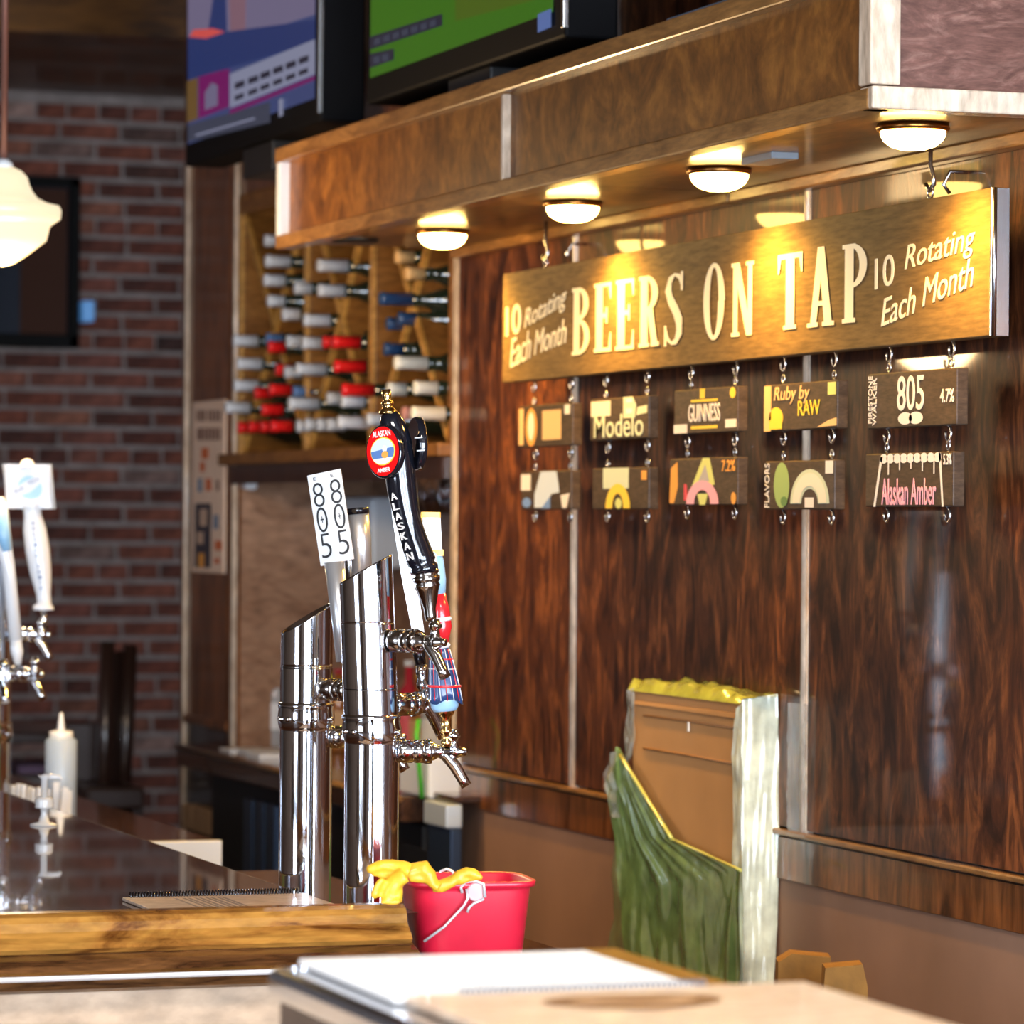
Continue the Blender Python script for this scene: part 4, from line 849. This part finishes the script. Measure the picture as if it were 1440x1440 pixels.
GL_=[([(522,1222),(535,1217),(552,1217),(566,1221),(576,1226)],[8,9.5,10,12,13],4.90),([(524,1229),(540,1231),(558,1232),(572,1232)],[5,7,9,12],4.90),
 ([(570,1230),(556,1240),(548,1252),(547,1261)],[14,13,15,12],4.885),([(540,1236),(531,1246),(527,1258)],[6,7,7],4.88),([(560,1240),(560,1252),(560,1264)],[9,10,7],4.885),
 ([(572,1227),(585,1222),(597,1220),(605,1230),(609,1242),(618,1248)],[12,11,12,11,10,9],4.95),([(576,1234),(590,1234),(602,1236)],[9,9,8],4.95),
 ([(608,1246),(620,1246),(635,1240),(645,1232),(656,1226),(668,1229),(674,1233)],[10,11,10,9,8,8,6],4.985),([(645,1240),(656,1236),(668,1235)],[7,7,5],4.985),([(535,1268),(548,1269),(562,1268)],[4,5,4],4.875)]
b=B()
for pts,rr,dd in GL_:
    b.tube([P(x,y,dd) for x,y in pts],[r_*dd/5400 for r_ in rr],12,flat=.75)
for (x,y),r_,dd in(((522,1222),8,4.9),((527,1258),7,4.88),((674,1233),6,4.985),((560,1264),7,4.885),((547,1261),12,4.885)):
    bmesh.ops.create_icosphere(b.bm,subdivisions=2,radius=r_*dd/5400,matrix=Matrix.Translation(P(x,y,dd)))
gv=obj('rubber_glove',b,GY,label='yellow rubber glove draped over the rim of the red bucket',cat='glove')
rm=gv.modifiers.new('r','REMESH');rm.mode='VOXEL';rm.voxel_size=.0022;rm.use_smooth_shade=True;sm=gv.modifiers.new('s','SMOOTH');sm.iterations=5;sm.factor=.6
tx=bpy.data.textures.new('glove_folds','CLOUDS');tx.noise_scale=.02;dm=gv.modifiers.new('d','DISPLACE');dm.texture=tx;dm.strength=.004;dm.mid_level=.5
# ---------------- green wrapped box ----------------
CARD=mat('cardboard',(.50,.26,.10),.75,vary=.08,vs=7);
gx=2.42;gy0=5.825;gy1=6.314;gz=1.308;cz=.775
gb=empty('wrapped_box',(2.45,6.07,cz),'tall cardboard carton half unwrapped from green plastic film, leaning on the wall','box')
obj('carton',B().box((gx,gy0,cz),(gx+.062,gy1,gz),.004),CARD,gb)
def onf(px,py,off=0): q=un(px,py,0,gx-off);return q
for (x0_,y0_,x1_,y1_) in((905,1006,1033,1024),(905,1052,1036,1075)):
    A_=onf(x0_,y0_,.001);D_=onf(x1_,y1_,.001);obj('carton_crease',B().tube([A_,A_*.5+D_*.5+V((0,0,.001)),D_],.0022,6),mat('crease_brown',(.25,.12,.05),.8) if x1_==1033 else bpy.data.materials['crease_brown'],gb)
obj('flap',B().poly([onf(892,985,.002),onf(1035,1003,.004),onf(1035,1010,.004),onf(892,990,.003)],(-.0015,0,0)),CARD,gb)
obj('staple',B().box(onf(968,1022,.003)-V((.001,.003,.008)),onf(968,1022,.003)+V((.001,.003,.008))),WHITE,gb)
def film(name,col,al,tr_=.0,rough=.12,sp=1.0):
    m=mat(name,col,rough,alpha=al,coat=.6,coatr=.12,vary=.3,vs=22,bump=1.0);return m
FG=film('film_green',(.20,.33,.11),.93);FW=film('film_pale',(.76,.82,.66),.93);FC=film('film_clear',(.72,.76,.70),.45)
def lerp(L,t):
    k=t*(len(L)-1);i=min(int(k),len(L)-2);q=k-i;return (L[i][0]*(1-q)+L[i+1][0]*q,L[i][1]*(1-q)+L[i+1][1]*q)
def patch(nm,Lp,Rp,off,m_,amp=.008,nu=26,nv=44,fr=(30,12),seed=0,plane='x',**k):
    def fn(uu,vv):
        a_=lerp(Lp,vv);c_=lerp(Rp,vv);x=a_[0]*(1-uu)+c_[0]*uu;y=a_[1]*(1-uu)+c_[1]*uu
        q=un(x,y,0,gx-off) if plane=='x' else un(x,y,1,gy0-off)
        w_=noise.noise(V((uu*fr[0]/6+seed,vv*fr[1]/6,seed)))+.6*noise.noise(V((uu*fr[0]/2+vv*3+seed,vv*fr[1]/3,seed+3)))
        q+=(V((-1,0,0)) if plane=='x' else V((0,-1,0)))*(abs(w_)*amp*1.6)
        return q
    o=obj(nm,B().grid(fn,nu,nv),m_,gb,normals=False,**k)
    return o
patch('film_fold',[(868,1050),(853,1098),(866,1180),(872,1260),(880,1330),(900,1410)],[(872,1052),(905,1110),(950,1178),(1042,1222),(1043,1300),(1040,1410)],.012,FG,.0055,44,70,(26,10),1,label='green film hanging across the lower front')
patch('film_fold',[(866,1170),(860,1230),(866,1290),(853,1345),(852,1410)],[(880,1180),(905,1240),(925,1290),(940,1345),(950,1410)],.004,film('film_green_thin',(.22,.34,.13),.6),.006,14,30,(14,12),4,label='thin translucent green film at lower left')
patch('film_fold',[(1036,1000),(1030,1060),(1032,1150),(1030,1230),(1034,1320),(1030,1410)],[(1046,985),(1046,1060),(1046,1150),(1046,1230),(1046,1320),(1046,1410)],.006,FW,.005,8,50,(10,20),7)
patch('film_side',[(1042,984),(1042,1100),(1042,1200),(1042,1300),(1042,1412)],[(1093,976),(1095,1080),(1094,1200),(1093,1300),(1086,1412)],.004,FW,.0045,18,60,(16,16),9,plane='y',label='pale glossy green film over the narrow side')
patch('film_fringe',[(881,972),(884,1000),(878,1030),(880,1060),(858,1090)],[(893,966),(892,1000),(894,1030),(890,1060),(872,1100)],.004,FC,.006,6,24,(8,10),11)
patch('film_fringe',[(862,1060),(850,1095),(854,1120),(862,1150)],[(872,1055),(868,1095),(870,1120),(876,1150)],.016,FC,.010,6,20,(8,10),13)
for k_,(A_,D_,rr) in enumerate(((( 872,1062),(945,1180),.0035),((945,1180),(1042,1224),.0028))):
    obj('film_edge',B().tube([onf(A_[0]*(1-t)+D_[0]*t,A_[1]*(1-t)+D_[1]*t,.024+.003*math.sin(9*t)) for t in [i/12 for i in range(13)]],rr,8),mat('film_edge_yellow',(.62,.62,.16),.15,coat=1) if k_==0 else bpy.data.materials['film_edge_yellow'],gb)
def topfn(uu,vv):
    y=gy1+.01-(gy1-gy0+.02)*uu;x=gx-.006+.078*vv
    zz_=gz+.004+.022*abs(noise.noise(V((uu*9,vv*3,2))))*(1.2-.6*uu)+.008*math.sin(uu*pi)
    return V((x,y,zz_ if 0<vv<1 else gz-.004))
obj('film_top',B().grid(topfn,36,8),film('film_yellow_green',(.42,.46,.09),.95),gb,normals=False,label='crumpled yellowish green film on top')
# clear pocket on the wall panel, right of the box
cp=[un(x,y,0,WX-.016) for x,y in((1108,988),(1136,990),(1136,1175),(1108,1168))]
obj('plastic_sleeve',B().grid(lambda a_,b_:(cp[0]*(1-a_)+cp[1]*a_)*(1-b_)+(cp[3]*(1-a_)+cp[2]*a_)*b_+V((-.006*abs(noise.noise(V((a_*3,b_*9,1)))),0,0)),8,24),mat('sleeve_clear',(.55,.58,.66),.12,alpha=.38,coat=1,bump=.6),label='clear plastic sleeve taped to the dark panel beside the carton',cat='sleeve',normals=False)
# corrugated carton inserts
KB2=mat('insert_kraft',(.27,.125,.02),.8,vary=.2,vs=30,bump=.5)
def ins(px0,px1,pyt,pyb,dpt,lab,steps):
    A_=P(px0,pyb,dpt);W_=(px1-px0)*dpt/5400;h_=(pyb-pyt)*dpt/5400;z0=cz+.002
    r=empty('carton_insert',(A_.x,A_.y,z0),lab,'packaging','carton inserts')
    zt_=P(px0,pyt,dpt).z;hh=zt_-z0
    pr_=[(x*W_,y*hh) for x,y in steps];o_=V((A_.x,A_.y,z0))
    b=B();b.poly([o_+R0*x+ZZ*y for x,y in pr_],FH*.06);obj('block',b,KB2,r)
    b=B()
    for k in range(10): b.tube([o_+R0*(W_*(.1+.085*k))-FH*.001+ZZ*.004,o_+R0*(W_*(.1+.085*k))-FH*.001+ZZ*(hh*.55)],.0012,5)
    obj('flutes',b,mat('flute_pale',(.55,.36,.18),.8) if 'flute_pale' not in bpy.data.materials else bpy.data.materials['flute_pale'],r,kind='stuff')
ins(1084,1168,1341,1400,5.85,'stepped brown carton insert beside the wrapped box, left one',[(0,0),(1,0),(1,.97),(.35,1.0),(.12,.92),(.12,.62),(0,.45)])
ins(1150,1220,1356,1405,5.62,'stepped brown carton insert on the counter, right one with pale flutes',[(0,0),(1,0),(1,.82),(.9,1.0),(.15,.97),(.12,.8),(0,.7)])
# ---------------- near pedestal with menus ----------------
PZ=1.2;px_=.937;py1=3.345
pd=empty('serving_stand',(1.1,2.9,0),'dark stand with a rounded steel rim in the near foreground, menus lying on it','stand')
obj('body',B().box((px_+.004,2.62,0),(1.255,py1-.01,PZ-.03)),wood('stand_brown',(.035,.016,.012),(.075,.035,.028),st=(2,2,2),rough=.4,coat=.3),pd)
obj('steel_rim',B().box((px_-.006,2.6,PZ-.034),(1.285,py1+.006,PZ-.004),.010),CHROME,pd)
obj('wood_edge',B().box((1.225,2.6,PZ-.012),(1.272,py1+.004,PZ+.004),.008),wood('stand_edge_wood',(.22,.09,.01),(.42,.2,.03),st=(3,1,3),rough=.4,coat=.4),pd)
pgs=empty('open_menu',(1.1,3.1,PZ),'open spiral menu with white page and wood grain cover on the foreground stand','menu')
y_sp=3.045
obj('page',B().box((px_+.02,y_sp,PZ-.002),(1.232,py1-.012,PZ+.004),.0012),PAPER,pgs,label='white page with faint print')
obj('cover',B().box((.965,2.70,PZ-.002),(1.325,y_sp-.006,PZ+.006),.0015),MT,pgs,label='pale wood grain cover')
random.seed(3)
for k in range(16):
    xx=random.uniform(px_+.06,1.18);yy=random.uniform(y_sp+.06,py1-.05);obj('printed_mark',B().box((xx,yy,PZ+.004),(xx+random.uniform(.006,.02),yy+.006,PZ+.0043)),mat('faint_ink',(.35,.37,.42),.6) if k==0 else bpy.data.materials['faint_ink'],pgs)
for rx,ry,m_,dz in((.075,.05,'print_brown',.0063),(.052,.030,None,.0066),(.030,.014,'print_brown',.0069)):
    obj('printed_knot',B().poly([V((1.135+rx*math.cos(t)+.01*math.sin(2*t),2.945+ry*math.sin(t),PZ+dz)) for t in [2*pi*i/28 for i in range(28)]]),bpy.data.materials[m_] if m_ else mat('print_tan',(.42,.25,.15),.4),pgs)
b=B()
for k in range(44):
    xx=1.015+k*(1.232-1.015)/43;b.tube([V((xx,y_sp-.003+.006*math.cos(t),PZ+.005+.005*math.sin(t))) for t in [2*pi*i/8 for i in range(9)]],.0009,5)
obj('spiral_binding',b,mat('spiral_grey',(.2,.26,.36),.3,.5),pgs,kind='stuff')
# ---------------- squeeze bottle, packets, pump ----------------
dq=7.8;sb=P(85,1152,dq);zb2=WZ;sq_=dq/5400
qb=empty('squeeze_bottle',(sb.x,sb.y,zb2),'clear plastic squeeze bottle with a pointed white cap behind the bar','bottle')
PLC=mat('squeeze_plastic',(.58,.72,.90),.3,alpha=.7,coat=.5)
zt1=P(85,1038,dq).z
obj('bottle',B().lathe((sb.x,sb.y,zb2+.001),ZZ,[(0,.028),(.004,.032),(zt1-zb2-.006,.0325),(zt1-zb2,.026)],28),PLC,qb)
obj('cap',B().lathe((sb.x,sb.y,zt1),ZZ,[(0,.0235),(.002,.024),(.014,.024),(.016,.012)],28),WHITE,qb)
obj('nozzle',B().lathe((sb.x,sb.y,zt1+.014),ZZ,[(0,.009),(.012,.007),(.034,.004),(.038,.0025)],16),WHITE,qb)
random.seed(5);k=0
TK=mat('packet_white',(.86,.86,.86),.55)
hs=[(18,1104,7),(25,1102,7),(31,1103,6),(38,1106,6),(45,1108,6),(52,1107,6),(70,1110,8),(79,1100,9),(88,1107,9),(96,1112,7)]
for i,(x,y,w_) in enumerate(hs):
    dd=7.45-.02*(i%3);q=P(x,y,dd);hh_=q.z-WZ
    tl=Matrix.Rotation(random.uniform(-.12,.12),3,'Y')
    b=B().box((q.x-w_*.0007,q.y-.006,WZ+.001),(q.x+w_*.0007,q.y+.006,q.z),.001,R=tl)
    obj('paper_packet',b,TK,label='standing white paper packet left of the squeeze bottle' if i<6 else 'standing wide white paper packet in front of the squeeze bottle',cat='packet',group='white packets left' if i<6 else 'white packets in front of the bottle')
dp=un(62,1161,2,BZ);dd=dep(dp);zz_=lambda y:P(62,y,dd).z
pu=empty('pump_dispenser',dp,'small clear plastic pump with a ridged collar standing on the bar top','pump')
PCL=mat('pump_plastic',(.80,.82,.84),.15,alpha=.75,coat=1)
hz=lambda y:zz_(y)-BZ
obj('foot',B().lathe(dp,ZZ,[(.0005,.024),(.003,.023),(.006,.010),(hz(1145),.0055),(hz(1138),.0065),(hz(1134),.012)],24),PCL,pu)
obj('collar',B().lathe(V((dp.x,dp.y,zz_(1136))),ZZ,[(0,.0155)]+[(t*.0025,.0165 if t%2 else .0145) for t in range(1,7)]+[(.0185,.012)],28),PCL,pu)
obj('pump_stem',B().lathe(V((dp.x,dp.y,zz_(1122))),ZZ,[(0,.006),(hz(1096)-hz(1122),.006),(hz(1091)-hz(1122),.011),(hz(1090)-hz(1122),.011)],20),PCL,pu)
obj('spout',B().tube([P(60,1093,dd),P(74,1092,dd),P(84,1093,dd),P(87,1097,dd)],[.0055,.005,.0045,.003],12),PCL,pu)
# ---------------- poster on the end panel ----------------
POS=mat('poster_tan',(.86,.62,.46),.6,vary=.06,vs=9);px0x=WX-.022
A_=un(271,566,0,px0x);D_=un(316,562,0,px0x);z0=un(300,806,0,px0x).z
ps=empty('poster',(px0x,(A_.y+D_.y)/2,z0),'tall narrow tan poster with food and drink pictures on the end panel','poster')
obj('sheet',B().box((px0x,D_.y,z0),(px0x+.006,A_.y,A_.z-.0),.001),POS,ps)
def pq(x0,y0,x1,y1,m_,nm='print'):
    a_=un(x0,y0,0,px0x-.0008);c_=un(x1,y1,0,px0x-.0008);obj(nm,B().poly([V((px0x-.0008,a_.y,c_.z)),V((px0x-.0008,c_.y,c_.z)),V((px0x-.0008,c_.y,a_.z)),V((px0x-.0008,a_.y,a_.z))]),m_,ps,normals=False)
pb_=mat('poster_brown',(.28,.15,.11),.6);pr_=mat('poster_red',(.7,.16,.05),.6);pk_=mat('poster_dark',(.05,.045,.06),.5);pbl=mat('poster_blue',(.2,.27,.38),.6)
for x in(276,281,285,292,297,302,307): pq(x,577,x+3.4,592,pb_)
for x in(277,281,286,291,296,301,306): pq(x,602,x+3.8,619,pb_)
for q in((283,630,293,645,pr_),(281,650,288,663,pr_),(278,673,284,692,pbl),(289,673,297,690,pr_),(304,675,308,690,pb_),(274,708,296,799,pk_),(300,724,307,744,pbl),(302,760,312,774,pr_),(301,785,309,793,pr_)): pq(*q)
pm=mat('poster_skin',(.62,.42,.30),.6)
for x0,y0,x1,y1 in((281,716,291,740),(277,748,286,765)): 
    a_=un(x0,y0,0,px0x-.0016);c_=un(x1,y1,0,px0x-.0016);obj('print',B().poly([V((px0x-.0016,a_.y,c_.z)),V((px0x-.0016,c_.y,c_.z)),V((px0x-.0016,c_.y,a_.z)),V((px0x-.0016,a_.y,a_.z))]),pm,ps,normals=False)
a_=un(279,778,0,px0x-.0016);c_=un(287,798,0,px0x-.0016);obj('print',B().poly([V((px0x-.0016,a_.y,c_.z)),V((px0x-.0016,c_.y,c_.z)),V((px0x-.0016,c_.y,a_.z)),V((px0x-.0016,a_.y,a_.z))]),CL['orange'],ps,normals=False)
q=un(262,1130,0,WX-.04);q2=un(305,1172,0,WX-.04)
obj('wood_block',B().box((WX-.05,q2.y+.0,q2.z-.01),(WX-.015,q.y,q.z),.003),TRIM if False else wood('pale_block_wood',(.40,.25,.14),(.6,.4,.24),st=(5,5,1),rough=.5,coat=.1),label='pale wooden board fixed low on the end of the wall behind the bar',cat='board')
# ---------------- things in the niche ----------------
q=un(353,672,0,WX+.02);obj('white_switch',B().box((WX+.0,q.y-.03,q.z-.03),(WX+.03,q.y+.03,q.z+.035),.008),WHITE,label='small white box under the left end of the wine rack',cat='switch')
q=un(525,750,0,nx-.05);q2=un(493,700,0,nx-.05);q3=un(560,800,0,nx-.05)
obj('towel_dispenser',B().box((nx-.12,q3.y,q3.z),(nx,q2.y,q2.z),.012),mat('dispenser_white',(.62,.68,.75),.4),label='pale grey towel dispenser on the niche wall behind the tap handles',cat='dispenser')
GC=mat('clear_glass',(.95,.97,1),.03,trans=1,ior=1.45);GSM=mat('liquor_glass',(.62,.68,.72),.08,alpha=.5,coat=1)
def bott(px,py,dpt_x,hh,r,m_,cap,lab,grp=None,prof=None):
    q=un(px,py,0,dpt_x);z0=1.031
    r_=empty('glass_bottle',(q.x,q.y,z0),lab,'bottle',grp)
    obj('body',B().lathe((q.x,q.y,z0),ZZ,[(0,r*.95),(.005,r),(hh*.62,r),(hh*.72,r*.75),(hh*.78,r*.36),(hh*.96,r*.34)],20),m_,r_)
    obj('cap',B().lathe((q.x,q.y,z0+hh*.95),ZZ,[(0,r*.4),(hh*.06,r*.4)],14),cap,r_)
    obj('label',B().lathe((q.x,q.y,z0+hh*.2),ZZ,[(0,r*1.02),(hh*.3,r*1.02)],20,cap=False),mat('label_'+lab.split()[0],{'clear':(.7,.7,.7),'amber':(.6,.35,.15),'red':(.7,.1,.12),'green':(.5,.6,.4)}.get(lab.split()[0],(.6,.6,.6)),.5),r_)
AMB=mat('amber_glass',(.35,.12,.02),.08,coat=1);GRG=mat('green_glass',(.05,.2,.04),.1,coat=1);RDG=mat('red_glass',(.5,.03,.05),.15,coat=1)
bott(369,1040,2.66,.27,.034,GSM,WHITE,'clear glass bottle with silver cap, left end of the back bar')
bott(386,1045,2.60,.22,.034,GSM,WHITE,'clear stubby bottle on the back bar beside the left tower')
bott(476,1050,2.70,.20,.032,AMB,RDG,'amber bottle with red cap seen between the two towers')
bott(575,1040,2.72,.24,.03,RDG,WHITE,'red bottle on the back bar behind the lower faucets')
bott(590,1040,2.74,.21,.03,AMB,KG,'amber bottle with gold cap behind the lower faucets')
bott(612,1040,2.66,.25,.032,GSM,WHITE,'clear bottle on the back bar at the right end of the niche')
q=un(575,1120,0,2.5);obj('white_bin',B().box((2.42,un(603,1120,0,2.42).y,1.031),(2.6,un(560,1120,0,2.42).y,1.031+.085),.006),mat('bin_white',(.72,.76,.82),.4),label='white box on the back bar behind the lowest faucet',cat='box')
obj('green_straw',B().tube([V((2.415,un(590,1100,0,2.41).y,1.031)),V((2.40,un(594,1100,0,2.41).y+.01,1.16)),V((2.41,un(588,1100,0,2.41).y,1.19))],.005,8),mat('straw_green',(.08,.5,.03),.4),label='bright green strip hanging in front of the white box',cat='strip')
obj('black_pan',B().lathe((2.62,un(622,1095,0,2.6).y,1.031),ZZ,[(0,.055),(.01,.065),(.045,.07),(.05,.066)],24),BLKM,label='black round pan on the back bar at its right end',cat='pan')
obj('brown_tray',B().box((2.43,un(642,1100,0,2.43).y+.01,1.031),(2.56,un(606,1100,0,2.43).y,1.045),.004),WORK,label='flat brown tray in front of the black pan',cat='tray')
for i,(px,py) in enumerate(((606,720),(617,722),(628,716))):
    q=un(px,py,0,2.62);r_=empty('wine_glass',(q.x,q.y,q.z),['left','middle','right'][i]+' wine glass of three hanging under the rack behind the black tap','glass','hanging wine glasses')
    obj('bowl',B().lathe(q,ZZ,[(0,.028),(.03,.038),(.06,.036),(.085,.02),(.09,.005)],20,cap=False),GC,r_);obj('stem',B().lathe(q+ZZ*.09,ZZ,[(0,.0035),(1.70-q.z-.09 if q.z+.095<1.70 else .01,.0035)],8),GC,r_);obj('foot',B().lathe(V((q.x,q.y,1.70)),ZZ,[(0,.034),(.003,.033)],20),GC,r_)
obj('glass_rail',B().box((2.56,YN0+.03,1.695),(2.58,8.1,1.70)).box((2.66,YN0+.03,1.695),(2.68,8.1,1.70)).box((2.55,YN0+.03,1.7035),(2.70,8.1,1.735)),BLKM,label='black hanging rail for glasses under the wine rack',cat='rail')
q=un(340,1062,0,2.45)
for i,(px,dx,w_) in enumerate(((338,.0,.05),(352,.02,.04),(378,.0,.06))):
    y=un(px,1060,0,2.47).y;obj('folded_napkin',B().box((2.43+dx,y-w_,1.0305),(2.53+dx,y+w_,1.036+.003*i),.001),PAPER,label=['small white napkin at the far left end of the back bar','second white napkin on the back bar, left of the towers','white napkin stack on the back bar beside the left tower'][i],cat='napkin')
# ---------------- chair and table by the brick wall ----------------
CW=mat('chair_wood',(.028,.012,.008),.35,coat=.4)
dc=10.4;bl=P(150,1130,dc);ch=empty('bar_chair',(bl.x,bl.y+.1,0),'dark wooden high-backed chair in front of the brick wall','chair')
def post(x0,y0,x1,y1,d0,r_,nm): return obj(nm,B().tube([P(x0,y0,d0),P(x0*.5+x1*.5,y0*.5+y1*.5,d0),P(x1,y1,d0)],[r_,r_*1.05,r_],4),CW,ch)
post(151,902,143,1190,dc,.024,'back_post');post(183,906,170,1190,dc+.15,.024,'back_post')
A_=P(158,912,dc+.03);D_=P(178,912,dc+.13)
def bs(t,y,xo=0): return P(157+(178-157)*t-(y-912)*.03,y,dc+.02+.12*t)
obj('back_panel',B().grid(lambda a_,b_:bs(a_,915+b_*200),4,10),CW,ch,normals=False)
sm_=ch.children[-1].modifiers.new('s','SOLIDIFY') if False else None
b=B();q=[P(112,1040,dc+.05),P(172,1048,dc+.1)]
s0=P(110,1120,dc-.1);obj('seat',B().box((s0.x,s0.y-.1,s0.z-.03),(s0.x+.16,s0.y+.45,s0.z+.03),.01),CW,ch)
for dx,dy in((.01,-.08),(.13,-.08),(.01,.42),(.13,.42)): obj('leg',B().box((s0.x+dx,s0.y+dy,0),(s0.x+dx+.03,s0.y+dy+.03,s0.z-.03)),CW,ch)
obj('arm_panel',B().box((s0.x,s0.y+.15,s0.z+.03),(s0.x+.11,s0.y+.19,P(120,1018,dc).z),.006),CW,ch)
tb=P(60,1022,11.0);tt=empty('high_table',(tb.x,tb.y,0),'dark high table behind the bar, in front of the brick wall','table')
obj('table_top',B().box((tb.x-.5,tb.y-.3,tb.z-.03),(tb.x+.1,tb.y+.3,tb.z),.006),CW,tt);obj('shelf',B().box((tb.x-.5,tb.y-.25,tb.z-.16),(tb.x+.09,tb.y+.25,tb.z-.14)),CW,tt)
for dx in(-.45,.03): obj('leg',B().box((tb.x+dx,tb.y-.04,0),(tb.x+dx+.05,tb.y+.04,tb.z-.03)),CW,tt)
q=P(40,1060,11.0);obj('folded_cloth',B().box((q.x-.08,q.y-.24,tb.z-.139),(q.x+.05,q.y-.0,tb.z-.139+.045),.012),mat('cloth_lilac',(.16,.11,.20),.8),label='lilac grey folded cloth on the shelf of the high table',cat='cloth')
q=P(20,1092,10.0)
obj('menu_stack',B().box((q.x-.06,q.y-.05,0),(q.x+.13,q.y+.1,q.z),.01),mat('stack_grey',(.12,.12,.14),.6),label='grey block standing behind the bar below the high table',cat='box')
